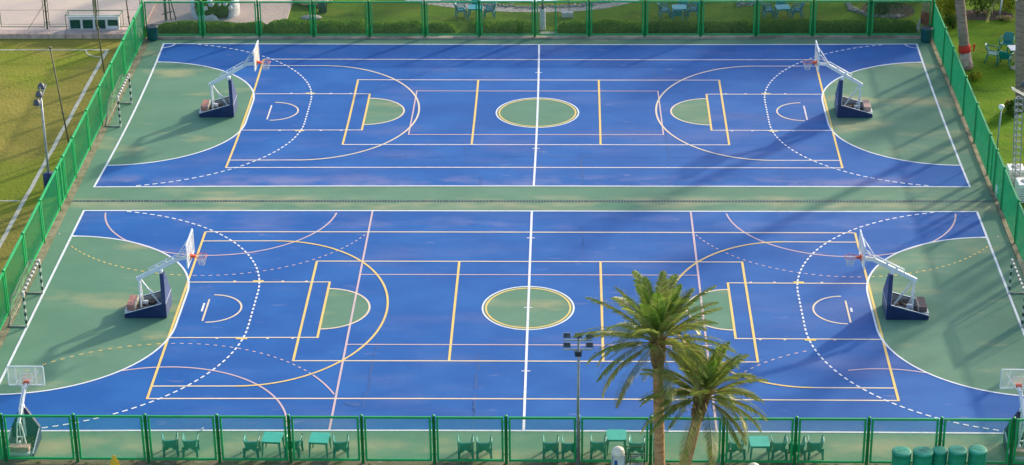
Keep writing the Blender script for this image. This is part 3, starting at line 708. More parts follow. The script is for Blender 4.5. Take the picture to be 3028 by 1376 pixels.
# chairs on the right lawn
rt=at(2990,180); make_table((rt.x+.35,rt.y+.3,-.055),.1,'white topped table on the right lawn next to the palm trunk','white topped table','teal','white',.95,.8,.68)
for (p,rz,lb) in (((2935,180),-1.9,'dark teal round-backed chair on the right lawn, left of the white table'),((2972,192),-.5,'dark teal chair nearest the camera on the right lawn'),((2975,150),2.7,'dark teal round-backed chair behind the white table on the right lawn')):
    a=at(*p); make_mono((a.x,a.y,-.055),rz,lb,'dark teal chairs on the right lawn','teal').scale=(1.2,1.2,1.15)
# ------------------------------------------------------------------ barrels, bins, dispenser
bl=['leftmost of the five green barrels outside the near fence','second green barrel from the left outside the near fence','smaller green barrel set back in the middle of the five','fourth green barrel from the left, flat topped','rightmost green barrel with a crease across its lid']
for i,(px,py,r_) in enumerate(((2667,1331,.345),(2730,1331,.355),(2780,1328,.28),(2833,1327,.33),(2892,1326,.33))):
    c=aty(px,py,-13.05 if i!=2 else -12.85); h=c.z
    q=MB(); prof=[(r_*.94,0),(r_*.98,.06)]
    for k in range(3): z=h*(.2+k*.27); prof+=[(r_*.98,z-.03),(r_*1.0,z),(r_*.98,z+.03)]
    prof+=[(r_*.99,h-.07),(r_*1.02,h-.06),(r_*1.02,h-.01),(r_*.98,h+.015)]
    t=empty('barrel',(c.x,c.y,-.055),random.uniform(0,3),bl[i],'barrel','green barrels outside the near fence')
    q.lathe((0,0,0),[(a,z*1.0) for a,z in prof],28); q.build('barrel_body','barrel',t)
    q=MB(); q.lathe((0,0,h+.016),[(r_*.98,-.02),(r_*.97,.005),(r_*.7,.022),(r_*.3,.012),(0,.018)],28); q.bar((-r_*.75,.05,h+.035),(r_*.7,.0,h+.03),.03,.012); q.build('lid','barrel',t,bevel=.004)
for px,py,lb in ((452,118,'dark teal bin with a bag in the far left corner of the courts'),(2738,123,'dark teal bin under the folded parasol in the far right corner')):
    a=at(px,py); t=empty('litter_bin',(a.x,a.y,.003),0,lb,'bin','dark teal bins in the court corners')
    q=MB(); q.lathe((0,0,0),[(.27,0),(.29,.05),(.32,.7),(.345,.74),(.345,.78),(.31,.78),(.30,.70),(0,.68)],24); q.build('bin_body','bin',t)
    q=MB(); q.lathe((0,0,.70),[(.30,0),(.31,.09),(.24,.07),(.12,.10),(0,.06)],16); q.build('bin_bag','binbag',t)
def dispenser(px,Y,ztop,lb,r_=.245):
    c=aty(px,1320,Y); t=empty('domed_container',(c.x,Y,-.055),.1,lb,'container','domed containers at the bottom edge')
    z=ztop
    q=MB().use('plasticw'); q.box((0,0,z*.5-.11),(2*r_*.92,2*r_*.8,z-.22)); q.use('greyin')
    for x in(-r_*.9,r_*.9): q.box((x,-r_*.8,z*.5-.11),(.03,.03,z-.24))
    q.build('container_body',None,t)
    q=MB().use('label'); q.box((-.10,-r_*.8-.006,z-.6),(.10,.01,.42)); q.build('side_label',None,t)
    q=MB(); q.lathe((0,0,z-.215),[(r_,0),(r_,.02),(r_*.96,.10),(r_*.78,.19),(r_*.45,.25),(0,.27)],24); q.build('domed_lid','cream',t)
    return t
cz=aty(1828,1322,-12.95).z; dispenser(1828,-12.95,cz+.0,'white domed container with blue label outside the near fence by the palms')
cz=aty(2232,1371,-13.3).z; dispenser(2232,-13.3,cz+.0,'white domed lid barely showing at the bottom edge, right of the palms')
# green rack beside the container
a=aty(1879,1335,-12.9); t=empty('metal_rack',(a.x,-12.9,-.055),0,'green metal rack with shelves beside the white domed container','rack')
hz=a.z+.055; hwd=.33
q=MB()
for x in(-hwd,-.18,hwd): q.bar((x,-.16,0),(x,-.16,hz-.02),.035)
for x in(-hwd,hwd): q.bar((x,.2,0),(x,.2,hz+.1),.035)
for z in(hz-.02,hz-.34): q.bar((-hwd,-.16,z),(hwd,-.16,z),.035); q.bar((-hwd,.2,z+.1),(hwd,.2,z+.1),.035)
q.bar((-.62,-.18,hz-.30),(hwd,-.18,hz-.34),.025)
q.build('rack_frame','fence_dull',t)
for z in(.2,hz-.62): q=MB(); q.box((.0,.02,z),(2*hwd-.05,.32,.02)); q.build('shelf','greyin',t)
q=MB(); q.tube([(-.2,-.12,hz-.16),(.1,-.12,hz-.12),(.3,-.12,hz-.04)],.03,6); q.build('grey_strap','greyin',t)
# folded parasols
def parasol(loc,h,r_,m,lb,m2=None,tilt=(0,0)):
    t=empty('folded_parasol',loc,0,lb,'parasol'); t.rotation_euler=(tilt[0],tilt[1],0)
    q=MB(); n=20; prof=[(.02,h),(.045,h-.03),(r_*.55,h-.30),(r_*.8,h-.7),(r_*.9,h*.52),(r_,h*.3),(r_*.85,h*.22)]
    b=0
    for i,(rr,z) in enumerate(prof):
        for k in range(n): a=2*PI*k/n; f_=1+(.22 if k%2 else -.15)*(i>0); q.v.append((rr*f_*math.cos(a),rr*f_*math.sin(a),z))
    for i in range(len(prof)-1):
        q.use(m if not(m2 and i>=4) else m2)
        for k in range(n): q.face((i*n+k,(i+1)*n+k,(i+1)*n+(k+1)%n,i*n+(k+1)%n),True)
    q.use(m); q.face(range(n)); q.build('canopy',None,t)
    q=MB(); q.tube([(0,0,0),(0,0,h-.03)],.024,8); q.build('pole','wsteel',t)
    q=MB(); q.lathe((0,0,0),[(.24,0),(.24,.05),(.06,.08),(.05,.16)],16); q.build('foot','concrete',t)
    return t
c=aty(336,1345,-13.3); parasol((c.x,-13.3,-.055),c.z+.03,.24,'yellowcloth','tip of a folded bright yellow parasol at the bottom left edge')
a=at(2738,78); parasol((a.x-.15,a.y-.9,-.055),2.4,.27,'creamcloth','folded cream and crimson parasol in the far right corner','crimson')
q=MB()
for i in range(7): q.lathe((a.x-.62+.02*i,a.y-1.0,.02+i*.11),[(.10-.01*i,0),(.11-.012*i,.06),(.09-.012*i,.12)],9)
tag(q.build('white_cloth','whitepl'),'white cloth bundle hanging on the fence beside the crimson parasol','cloth')
a=at(2997,203); parasol((a.x+.05,a.y+.1,-.055),1.7,.20,'creamcloth','folded cream parasol leaning beside the right palm trunk',None,(0,.18))
# ------------------------------------------------------------------ poles and lights
def pole_between(px0,px1,r_,m,lb,cat,name='tall_pole',ext=0,group=None,rings=()):
    a=at(*px0,-.055); b=aty(px1[0],px1[1],a.y); d=b-a; b=b+d*ext
    t=empty(name,a,0,lb,cat,group)
    q=MB(); q.tube([(0,0,0),(b-a)*.5,(b-a)],[r_,r_*.9,r_*.75],8); q.build('shaft',m,t)
    for f_ in rings: q=MB(); q.tube([(b-a)*(f_-.01),(b-a)*(f_+.01)],r_*1.6,8); q.build('clamp',m,t)
    return t,a,b
gp='thin olive poles between field and courts'
pole_between((316,265),(276,0),.045,'olive','tall olive pole crossing the corner of the football field','pole',ext=.25,group=gp,rings=(.55,))
pole_between((392,140),(373,0),.04,'olive','thin olive pole behind the far left fence corner','pole',ext=.6,group=gp,rings=(.4,))
pole_between((209,452),(148,140),.045,'olive','olive pole ending above the football field beside the side line','pole',group=gp,rings=(.38,.995))
# floodlight by the field
t,a,b=pole_between((150,577),(121,290),.06,'gsteel','grey floodlight pole with navy padded foot beside the football field','floodlight',name='field_floodlight')
q=MB(); q.lathe((0,0,0),[(.27,0),(.27,1.05),(.25,1.10),(.08,1.12)],24); q.build('pole_padding','navy',t)
tp=b-a; q=MB(); q.bar(tp+Vector((0,-.75,-.15)),tp+Vector((.1,.75,.35)),.06); q.bar(tp+Vector((0,0,-.1)),tp+Vector((0,0,.5)),.05); q.build('crossarm','gsteel',t)
for k in range(3):
    p=tp+Vector((-.06,-.6+k*.55,.0+k*.18)); q=MB().use('darksteel'); q.lathe(p,[(.02,.18),(.12,.12),(.17,-.05),(.17,-.08)],12); q.use('lampglass'); q.lathe(p+Vector((0,0,-.085)),[(.15,0),(0,.004)],12); q.build('lamp_head',None,t)
# near floodlight with six heads
a=at(1709,1384,-.055); b=aty(1711,1000,a.y); t=empty('sports_floodlight',a,0,'grey floodlight mast with six black lamps beside the near fence','floodlight')
H0=b.z+.055; q=MB(); q.tube([(0,0,0),(0,0,H0*.5),(.02,0,H0)],[.060,.052,.042],12); q.build('mast','gsteel',t)
s_=1/81.0
q=MB(); z1=aty(1711,1006,a.y).z+.055; z2=aty(1711,1034,a.y).z+.055
q.bar((-.5,0,z1),(.5,0,z1),.04); q.bar((-.5,0,z2),(.5,0,z2),.04); q.build('crossarm','gsteel',t)
for lx,lz,k in((-.40,z1+.19,0),(0,z1+.19,0),(.40,z1+.19,0),(-.40,z2+.19,0),(.40,z2+.19,0),(0,z2-.16,1)):
    q=MB().use('darksteel'); rot=Matrix.Rotation(R(-25 if not k else 20),3,'X')
    q.box((lx,0,lz),(.24,.14,.17),rot=rot); 
    for j in range(5): q.box((lx,-.085,lz-.07+j*.035),(.22,.03,.012),rot=rot)
    q.use('gsteel')
    for s2 in(-1,1): q.bar((lx+s2*.135,0,lz-.19 if not k else lz+.16),(lx+s2*.135,0,lz+.02),.014,.03)
    q.bar((lx-.13,-.02,lz+.10),(lx+.13,-.02,lz+.10),.02,.02)
    hd=q.build('lamp_head',None,t)
    q=MB(); q.box(Vector((lx,0,lz))+rot@Vector((0,.075,0)),(.21,.01,.145),rot=rot); q.build('lamp_glass','lampglass',hd)
# garden lamp post at far fence
a=at(1605,88,-.055); t=empty('lamp_post',a,0,'dark lamp post on a white concrete sleeve behind the far fence gate','lamp post')
q=MB(); q.lathe((0,0,0),[(.17,0),(.16,.03),(.15,1.15),(.13,1.2)],20); q.build('concrete_sleeve','whitepl',t)
q=MB(); q.lathe((0,0,1.2),[(.085,0),(.08,.15),(.06,.2),(.05,2.6),(.045,3.2)],14); q.lathe((0,0,4.4),[(.06,0),(.2,.12),(.22,.3),(.1,.45),(0,.47)],14); q.build('shaft','darksteel',t)
# globe lamp on the right lawn
a=at(2946,460,-.055); b=aty(2961,322,a.y); t=empty('globe_lamp',a,0,'slim grey lamp post with white globe just outside the right fence','lamp post')
d=b-a; q=MB(); q.tube([(0,0,0),d],[.045,.035],10); q.build('shaft','gsteel',t)
q=MB(); q.lathe(d,[(.05,-.06),(.08,-.03),(.13,.05),(.145,.11),(.13,.16),(.08,.20),(0,.21)],18,sx=1,sy=1); q.build('globe','whiteglobe',t)
a=at(2956,43,-.055); b=aty(2963,0,a.y); t=empty('slim_post',a,0,'white slim lamp post in the shrub bed at the top right','lamp post'); d=(b-a)*1.6; q=MB(); q.tube([(0,0,0),d],.05,8); q.build('shaft','wsteel',t)
q=MB(); q.lathe(d,[(.05,0),(.17,.1),(.15,.22),(0,.28)],14); q.build('globe','whiteglobe',t)
# lattice tower
a=at(3002,560,-.055); t=empty('lattice_tower',a,0,'grey lattice lighting tower at the right frame edge','tower')
b=aty(3012,290,a.y); d=b-a; w=.17
q=MB(); legs=[Vector((-w,-.12,0)),Vector((w,-.12,0)),Vector((0,.2,0))]
for l in legs: q.bar(l,l+d,.045)
n=15
for i in range(n+1):
    c=d*(i/n)
    for j in range(3): q.bar(legs[j]+c,legs[(j+1)%3]+c,.03,.03)
q.build('lattice','gsteel',t)
q=MB()
for y in(-.1,.15): q.bar(d+Vector((-.35,y,.45)),d+Vector((.9,y,-.25)),.05)
for i in range(6): p=d+Vector((-.35+.22*i,0,.45-.12*i)); q.bar(p+Vector((0,-.1,0)),p+Vector((.15,.15,0)),.03); 
q.build('head_truss','gsteel',t)
for i in range(3):
    p=d+Vector((.15+.3*i,-.05,.65-.12*i)); q=MB(); q.lathe(p,[(.03,.16),(.11,.1),(.14,-.06)],10); q.build('lamp_head','darksteel',t)
# trestle mast far left
t=empty('trestle_mast',at(492,66,-.055),0,'dark steel trestle mast beside the white planter','mast')
o=at(492,66,-.055); Y=o.y
def loc_(px,py,dy=0): v=aty(px,py,Y); return Vector((v.x-o.x,dy,v.z-o.z))
q=MB(); q.bar((0,0,0),loc_(482,-60),.13)
q.bar((.27,.05,0),loc_(490,-60,.05),.06); q.bar((.55,.1,0),loc_(492,-40,.1),.06); q.bar(loc_(484,40),loc_(508,36,.1),.05); q.bar(loc_(480,42,-.05),loc_(492,41),.03)
q.build('mast_frame','darksteel',t)
# ------------------------------------------------------------------ cabinet behind thin fence
A=at(204,90,.20); B=at(352,90,.20); t=empty('white_cabinet',((A.x+B.x)/2,A.y+.15,.20),0,'long white cabinet with four dark green panes on the paved plaza','cabinet')
W_=B.x-A.x; hC=.72
q=MB().use('plasticw'); q.box((0,.14,hC/2),(W_,.28,hC)); q.box((0,.14,hC+.02),(W_+.06,.34,.04)); q.build('cabinet_body',None,t,bevel=.01)
for i in range(4):
    x=-W_/2+W_*(i+.5)/4; q=MB(); hh=.50 if i<3 else .34; q.box((x,-.012,hC-.17-hh/2),(W_/4-.14,.024,hh)); q.build('window','darkglass',t)
q=MB()
for x in(-W_/2-.12,W_/2+.12): q.bar((x,-.15,0),(x-.02,-.15,hC+.15),.03); q.bar((x,.6,0),(x,.6,hC+.15),.03); q.bar((x,-.15,hC+.15),(x,.6,hC+.15),.03)
q.bar((-W_/2-.12,-.15,hC+.15),(W_/2+.12,-.15,hC+.15),.03); q.bar((-W_/2-.12,.6,hC+.15),(W_/2+.12,.6,hC+.15),.03); q.build('pipe_frame','fence_dull',t)
# ------------------------------------------------------------------ foliage helpers
def leaf(q,p,s,nrm=None):
    d=Vector((random.gauss(0,1),random.gauss(0,1),random.gauss(0,1)+.4)).normalized(); u=d.orthogonal().normalized(); 
    u.rotate(Matrix.Rotation(random.uniform(0,6.28),3,d)); v=d.cross(u)
    q.poly([p-u*s,p-v*s*.5,p+u*s,p+v*s*.5])
def clump(q,c,rad,n,s,flat=1.0,mat2=None):
    for i in range(n):
        d=Vector((random.gauss(0,1),random.gauss(0,1),random.gauss(0,1))).normalized(); r_=random.random()**.35
        p=Vector(c)+Vector((d.x*rad[0],d.y*rad[1],abs(d.z)*rad[2] if flat<1 else d.z*rad[2]))*r_
        leaf(q,p,s*random.uniform(.6,1.3))
def shrub(c,rad,n,s,m,lb,group=None,name='shrub',cat='shrub',lobes=7):
    t=empty(name,c,0,lb,cat,group)
    q=MB(); k=n//lobes
    for i in range(lobes):
        a=random.uniform(0,6.28); o_=Vector((math.cos(a)*rad[0]*.5,math.sin(a)*rad[1]*.5,rad[2]*random.uniform(.35,.75)))
        f_=random.uniform(.45,.65); clump(q,o_,(rad[0]*f_,rad[1]*f_,rad[2]*f_*.8),k,s)
    q.build('foliage',m,t)
    q=MB()
    for i in range(6):
        a=i*1.05; q.tube([(0,0,0),(math.cos(a)*rad[0]*.4,math.sin(a)*rad[1]*.4,rad[2]*.8)],[.03,.01],5)
    q.build('stem','wood',t)
    return t
# hedges along the far fence
hr=[(-20.9,-14.9,.55,.75),(-14.9,-9.3,.62,.8),(-9.2,-6.15,.6,.7),(-6.1,-4.5,.55,.6),(-3.85,-.35,.6,.75),(1.05,5.7,.6,.72),(5.8,11.7,.55,.72),(11.8,20.6,.62,.85)]
hl=['dark green hedge at the far left, right of the corner bin','trimmed hedge in front of the flat stone','trimmed hedge in front of the open lawn, left of centre','short broken hedge left of the bare gap','rounded bright hedge left of the lamp post gate',
    'bright hedge right of the lamp post','hedge with a pale weed tuft behind the far fence','long dark hedge ending at the far right corner']
for (x0,x1,h,dp),lb in zip(hr,hl):
    t=empty('hedge',((x0+x1)/2,33.35,-.055),0,lb,'hedge','hedges behind the far fence'); q=MB(); n=int((x1-x0)*1700)
    L_=x1-x0; ph=random.uniform(0,6)
    for i in range(n):
        x=random.uniform(-L_/2,L_/2); hh=h*(1+.10*math.sin(x*1.3+ph)+.06*math.sin(x*3.1)); e=min(1,(L_/2-abs(x))/.35); hh*=.35+.65*math.sqrt(max(0,e))
        u=random.uniform(0,PI); rr=random.random()**.25; y=-math.cos(u)*dp*.75*rr; z=max(.03,hh*(math.sin(u)**.55)*rr)
        leaf(q,Vector((x,y,z)),random.uniform(.035,.065))
    q.build('foliage','leafm' if hl.index(lb) in(0,6,7) else 'leaf',t)
    q=MB(); 
    for i in range(int(L_*2)): x=-L_/2+.2+i*.5; q.tube([(x,0,0),(x+.1,0,h*.7)],.02,4)
    q.build('stem','wood',t)
# white planter with topiary
c=at(630,66,-.055); c.y+=1.0
t=empty('rock_planter',c,0,'white sculpted planter filled with clipped green shrubs and white stones','planter')
q=MB(); n=40
def plr(k):
    a=2*PI*k/n; return a
hts=[.34+.08*math.sin(k*.7)+.06*math.sin(k*1.9+1) for k in range(n)]
gapk={int(n*.80),int(n*.80)+1,int(n*.8)+2}
b=0
for k in range(n):
    a=plr(k); hk=hts[k]+(.9 if math.cos(a)>.8 else 0)*.7+(.5 if math.cos(a)<-.85 else 0)
    if k in gapk: hk=.06
    for rr,z in((1.34,0),(1.38,hk*.6),(1.33,hk),(1.15,hk),(1.1,hk*.5),(1.1,0)): q.v.append((math.cos(a)*rr,math.sin(a)*rr*.85,z))
for k in range(n):
    for j in range(5): q.face((k*6+j,((k+1)%n)*6+j,((k+1)%n)*6+j+1,k*6+j+1),True)
q.build('planter_wall','whitepl',t)
q=MB(); q.lathe((0,0,.22),[(1.12,0),(0,.12)],24,sy=.85); q.build('soil','mulch',t)
q=MB()
for (x,y,r_,z) in((-.65,-.3,.42,.62),(-.1,-.45,.34,.5),(.45,-.35,.42,.62),(0,.2,.6,.9),(.75,.1,.38,.7),(-.75,.3,.4,.8)): clump(q,(x,y,z),(r_*1.15,r_*1.15,r_*1.1),1300,.05)
q.build('topiary','leafb',t)
for (px,py,r_) in ((608,26,.13),(624,12,.17),(620,4,.14),(649,15,.08),(666,12,.12),(681,24,.12)):
    p=aty(px,py,c.y-.75)-c; q=MB(); q.lathe((p.x,p.y,p.z-r_),[(r_*.5,0),(r_,r_*.6),(r_*1.02,r_*1.2),(r_*.6,r_*1.9),(0,r_*2.05)],12); q.build('white_stone','whitepl',t)
# shrubs
sg='shrubs on the right hand garden'
def shp(px,py,rad,n,s,m,lb,dy=0): a=at(px,py,-.055); a.y+=dy; shrub(a,rad,n,s,m,lb,sg)
shp(2800,62,(.75,.8,1.7),2600,.06,'leafy','tall yellow green shrub behind the far right fence corner')
shp(2818,85,(.5,.5,.8),900,.05,'leafd','small dark shrub against the outside of the right fence')
shp(2878,238,(.55,.55,.45),800,.05,'leafy','low yellow shrub at the foot of the whitewashed palm')
shp(2905,30,(1.3,1.0,1.3),2600,.06,'leafd','large dark shrub between palm trunk and slim white post')
shp(2985,25,(.9,.9,.8),1800,.05,'leafy','bright shrub right of the slim white post')
shp(2960,62,(.7,.3,.25),700,.04,'fronddry','low dry plants around the slim white post')
shp(3000,345,(.55,.6,.7),1500,.05,'leafd','round dark shrub behind the lattice tower')
shp(2982,330,(.22,.22,.5),300,.04,'redcloth','orange red flowering plant left of the lattice tower')
shp(2620,42,(1.1,.9,1.5),2800,.06,'leafd','dark shrub inside the ring of grey rocks')
shp(2100,-8,(2.2,.8,1.4),2200,.07,'leafd','wide dark shrub behind the middle garden table')
shp(2330,-8,(1.6,.8,1.5),1800,.07,'leafd','dark shrub behind the right garden table')
shp(2720,5,(.9,.7,1.6),1500,.06,'leafd','dark shrub just left of the folded parasol')
# mulch beds, paths
mb=MB()
a=at(2625,30,-.055); sheet(mb,[(a.x+1.5*math.cos(k*PI/8),a.y+1.5*math.sin(k*PI/8)) for k in range(16)],-.050)
a=at(2905,45,-.055); sheet(mb,[(a.x+1.7*math.cos(k*PI/8)*(1+.1*math.sin(k*3)),a.y+.9*math.sin(k*PI/8)) for k in range(16)],-.048)
struct('flower_bed_soil',mb,'mulch')
mb=MB(); lo=[(-9.5,39.6),(-7.2,38.2),(-5.2,37.35),(-3.5,36.8),(-1.5,36.5),(.5,36.45),(2.3,36.65),(3.8,37.1),(5.3,38.1),(6.8,39.6)]
up=[(-10,43),(-7.2,39.7),(-5.2,38.5),(-3.5,37.75),(-1.5,37.35),(.5,37.3),(2.3,37.5),(3.8,38.1),(5.3,39.4),(6.5,43)]
b=0
for p,q_ in zip(lo,up): mb.v+=[(p[0],p[1],-.050),(q_[0],q_[1],-.050)]
for i in range(len(lo)-1): mb.face((2*i,2*i+2,2*i+3,2*i+1))
struct('gravel_path',mb,'gravel')
mb=MB(); sheet(mb,[(-1.5+6.5*math.cos(k*PI/16),43.9+5.9*math.sin(k*PI/16)) for k in range(32)],-.046); struct('pool_terrace',mb,'water')
mb=MB(); sheet(mb,[(27.4,37.2),(60,30),(60,60),(27.4,60),(27.0,40)],-.046); struct('side_path',mb,'pave')
def rocks(path,n,s,lb,spread=.2,group=None):
    t=MB()
    for i in range(n):
        f_=random.random()*(len(path)-1); j=int(f_); g_=f_-j; x=path[j][0]*(1-g_)+path[j+1][0]*g_+random.gauss(0,spread); y=path[j][1]*(1-g_)+path[j+1][1]*g_+random.gauss(0,spread)
        r_=s*random.uniform(.6,1.4); k0=len(t.v); rot=random.uniform(0,6)
        t.lathe((x,y,-.06),[(r_*.9,0),(r_*random.uniform(.9,1.1),r_*.5),(r_*.6,r_*1.0),(0,r_*1.15)],6,sm=False,sx=random.uniform(.7,1.2),sy=random.uniform(.7,1.2))
    return tag(t.build('rock_edging','rock'),lb,'rocks',kind='stuff')
rocks([(p[0],p[1]) for p in [((a_[0]),(a_[1])) for a_ in up[1:-1]]],420,.07,'speckled band of small stones along the gravel path',.12)
pr=[at(x,y,-.055) for x,y in((2505,14),(2520,28),(2545,38),(2575,46),(2600,50),(2640,50),(2665,50))]
rocks([(p.x,p.y) for p in pr],160,.09,'curved row of grey rocks edging the dark shrub bed',.10)
rocks([(11.2,37.6),(12.3,38.3)],40,.12,'small heap of pale rocks between the garden tables',.15)
# flat stone, small box, step slab, slatted bin, yellow parasol
a=at(920,57,-.055); q=MB(); q.lathe((0,0,0),[(.55,0),(.6,.06),(.5,.12),(0,.15)],18,sy=.6); tag(q.build('flat_stone','gravel',loc=(a.x,a.y+.1,-.055)),'flat pale oval stone on the lawn behind the hedge','stone')
a=at(1677,50,-.055); q=MB(); q.box((0,0,.14),(.62,.25,.28)); q.box((.33,0,.14),(.04,.30,.32)); tag(q.build('white_box','whitepl',loc=a,bevel=.01),'small white box on the lawn right of the lamp post','box')
t=empty('young_tree',(a.x+.1,a.y+.35,-.055),0,'bare thin sapling behind the small white box','tree')
q=MB(); q.tube([(0,0,0),(.03,0,.5),(-.05,0,.95)],[.02,.015,.008],5); q.build('trunk','wood',t)
q=MB(); 
for i in range(7): a2=i*.9; q.tube([(0,0,.45+.06*i),(.25*math.cos(a2),.1*math.sin(a2),.7+.07*i)],.008,4)
clump(q,(0,0,.8),(.35,.25,.25),60,.03); q.build('crown','wood',t)
mb=MB(); a=at(1625,99,0); mb.box((a.x,32.85,-.04),(1.0,.55,.14)); tag(mb.build('step_slab','gravel'),'pale gravel step slab at the far fence gate','slab')
a=at(954,38,-.055); t=empty('slatted_bin',(a.x,a.y+.1,-.055),0,'dark green slatted litter bin on the lawn under the yellow awning','bin')
q=MB(); q.lathe((0,0,.02),[(.20,0),(.22,.6)],16); q.build('liner','darkglass',t)
q=MB()
for k in range(14): a2=2*PI*k/14; q.bar((.225*math.cos(a2),.225*math.sin(a2),0),(.245*math.cos(a2),.245*math.sin(a2),.64),.03,.02)
q.build('slats','bin',t)
c=aty(925,6,37.6); t=empty('yellow_awning',(c.x,38.3,-.055),0,'faded yellow parasol canopy cut by the top edge','parasol')
q=MB(); n=8; hz=c.z+.1
q.v+=[(1.15*math.cos(2*PI*(k+.5)/n),1.15*math.sin(2*PI*(k+.5)/n),hz) for k in range(n)]+[(0,0,hz+.45)]+[(1.15*math.cos(2*PI*(k+.5)/n),1.15*math.sin(2*PI*(k+.5)/n),hz-.12) for k in range(n)]
for k in range(n): q.face((k,(k+1)%n,n)); q.face((n+1+k,n+1+(k+1)%n,(k+1)%n,k))
q.build('canopy','creamcloth',t)
q=MB(); q.tube([(0,0,0),(0,0,hz+.4)],.03,8); q.build('pole','olive',t)
# white machines outside right fence
for (px,py,sz,lb) in ((3003,548,(.75,.8,.75),'white air conditioning box behind the lattice tower foot'),(3032,600,(.8,.9,.9),'white air conditioning box cut by the right frame edge'),(2958,592,(.35,.4,.55),'small pale box just outside the right fence gate')):
    a=at(px,py,-.055); t=empty('air_conditioner',(a.x,a.y+.3,-.055),0,lb,'air conditioner','white outdoor units by the right fence')
    q=MB(); q.box((0,0,sz[2]/2+.04),sz); q.build('casing','white',t,bevel=.03)
    q=MB()
    for k in range(6): q.box((0,-sz[1]/2-.006,.14+k*sz[2]*.13),(sz[0]*.8,.012,.03))
    q.build('grille','greyin',t)
    q=MB(); q.lathe((0,0,sz[2]+.042),[(sz[0]*.3,0),(sz[0]*.28,.012),(0,.012)],20); q.build('fan_cover','greyin',t)
# ------------------------------------------------------------------ palms
def frond_mesh(q,base,dirh,L_,el0,droop,nl,lw,mats,twist=0):
    # rachis curve
    pts=[];p=Vector(base);el=el0; seg=14; hd=Vector((math.cos(dirh),math.sin(dirh),0)); side=Vector((-hd.y,hd.x,0))
    bend=random.uniform(-.25,.25)
    for i in range(seg+1):
        pts.append(p.copy()); h2=hd*math.cos(bend*i/seg)+side*math.sin(bend*i/seg); d=h2*math.cos(el)+Vector((0,0,math.sin(el))); p=p+d*(L_/seg); el-=droop/seg*(.5+1.0*i/seg)
    q.use('rachis'); q.tube(pts,[.022*(1-.85*i/seg) for i in range(seg+1)],4,cap=False)
    for k in range(nl):
        f_=.16+.84*k/nl; x=f_*seg; j=min(int(x),seg-1); g_=x-j; c=pts[j].lerp(pts[j+1],g_); t=(pts[j+1]-pts[j]).normalized()
        sd=t.cross(Vector((0,0,1))).normalized() if abs(t.z)<.99 else side; nr=sd.cross(t).normalized()
        ll=lw*(math.sin(PI*min(1,(f_*.92+.10)))**.55)*random.uniform(.85,1.12)
        for s_ in(-1,1):
            fw=.62+.5*f_; up_=random.uniform(.05,.5)
            d=(sd*s_+t*fw+nr*up_*.6).normalized(); q.use(random.choices(mats[0],mats[1])[0])
            w=.017; mid=c+d*ll*.55+Vector((0,0,-.01)); tip=c+d*ll+Vector((0,0,-ll*random.uniform(.0,.38)))
            wv=(nr*.6+t*.8).normalized()*w
            q.poly([c-wv*.7,mid-wv,tip,mid+wv,c+wv*.7])
def palm_crown(name,parent,loc,L_,nf,seedn,lw=.42,nl=80,fan=1.0):
    random.seed(seedn); groups=[MB() for _ in range(1)]; obs=[]
    for i in range(nf):
        q=MB(); f_=i/nf; az=i*2.39996+random.uniform(-.25,.25)
        el=R(86-104*f_**1.0)+random.uniform(-.08,.08); ln=L_*(.72+.28*min(1,f_*2.5))*random.uniform(.88,1.08); dr=R(38+52*f_)+random.uniform(-.1,.15)
        if f_<.15: mats=(['frondy','frond'],[.7,.3])
        elif f_>.8: mats=(['frond','fronddry'],[.55,.45])
        else: mats=(['frond','frondy','fronddry'],[.72,.14,.14])
        frond_mesh(q,Vector((math.cos(az)*.10,math.sin(az)*.10,-.25*f_)),az,ln,el,dr,nl,lw,mats)
        o=q.build('frond',None,parent); o.location=loc; obs.append(o)
    return obs
def palm_trunk(a,b,r0,r1,m,parent,bands=60,bulge=True):
    q=MB().use(m); d=b-a; n=bands*2; pts=[];rr=[]
    for i in range(n+1):
        f_=i/n; pts.append(d*f_+Vector((.05*math.sin(f_*3),0,0))*0); r_=r0+(r1-r0)*f_; r_*=1+(.035 if i%2 else -.03)+random.uniform(-.015,.015)
        if f_<.06: r_*=1.25-4*f_
        rr.append(r_)
    q.tube(pts,rr,14); o=q.build('trunk',None,parent); return o
def boots(parent,top,axis,r_,h,n,seedn):
    random.seed(seedn); q=MB()
    for i in range(n):
        f_=i/n; a_=i*2.4; z=-h*f_; d=Vector((math.cos(a_),math.sin(a_),0)); c=top+axis*z; rr=r_*(1.05-.25*f_)
        p0=c+d*rr*.7; p1=c+d*(rr*1.25)+Vector((0,0,.22)); q.use('barkd'); q.tube([p0-Vector((0,0,.08)),p0+Vector((0,0,.06))+d*.03,p1],[.075,.06,.025],5)
    q.build('leaf_bases',None,parent)
def palm(base,top,r0,r1,L_,nf,sd_,lb,group,m='bark',lw=.42,nl=80):
    t=empty('palm_tree',base,0,lb,'palm tree',group); d=top-base
    palm_trunk(base,top,r0,r1,m,t,bands=int(d.length*9)); ax=d.normalized()
    boots(t,d,ax,r1*1.45,.95,64,sd_); palm_crown('c',t,d+Vector((0,0,.12)),L_,nf,sd_,lw,nl)
    return t
g='two date palms outside the near fence'
a=at(1951,1402,-.055); b=aty(1944,1010,a.y); palm(a,b,.195,.18,2.95,48,11,'taller date palm with a straight trunk, left of the pair',g,lw=.46)
a=at(2012,1428,-.055); b=aty(2080,1172,a.y); palm(a,b,.21,.17,2.6,43,23,'shorter date palm with a leaning trunk, right of the pair',g,lw=.42)
random.seed(5)
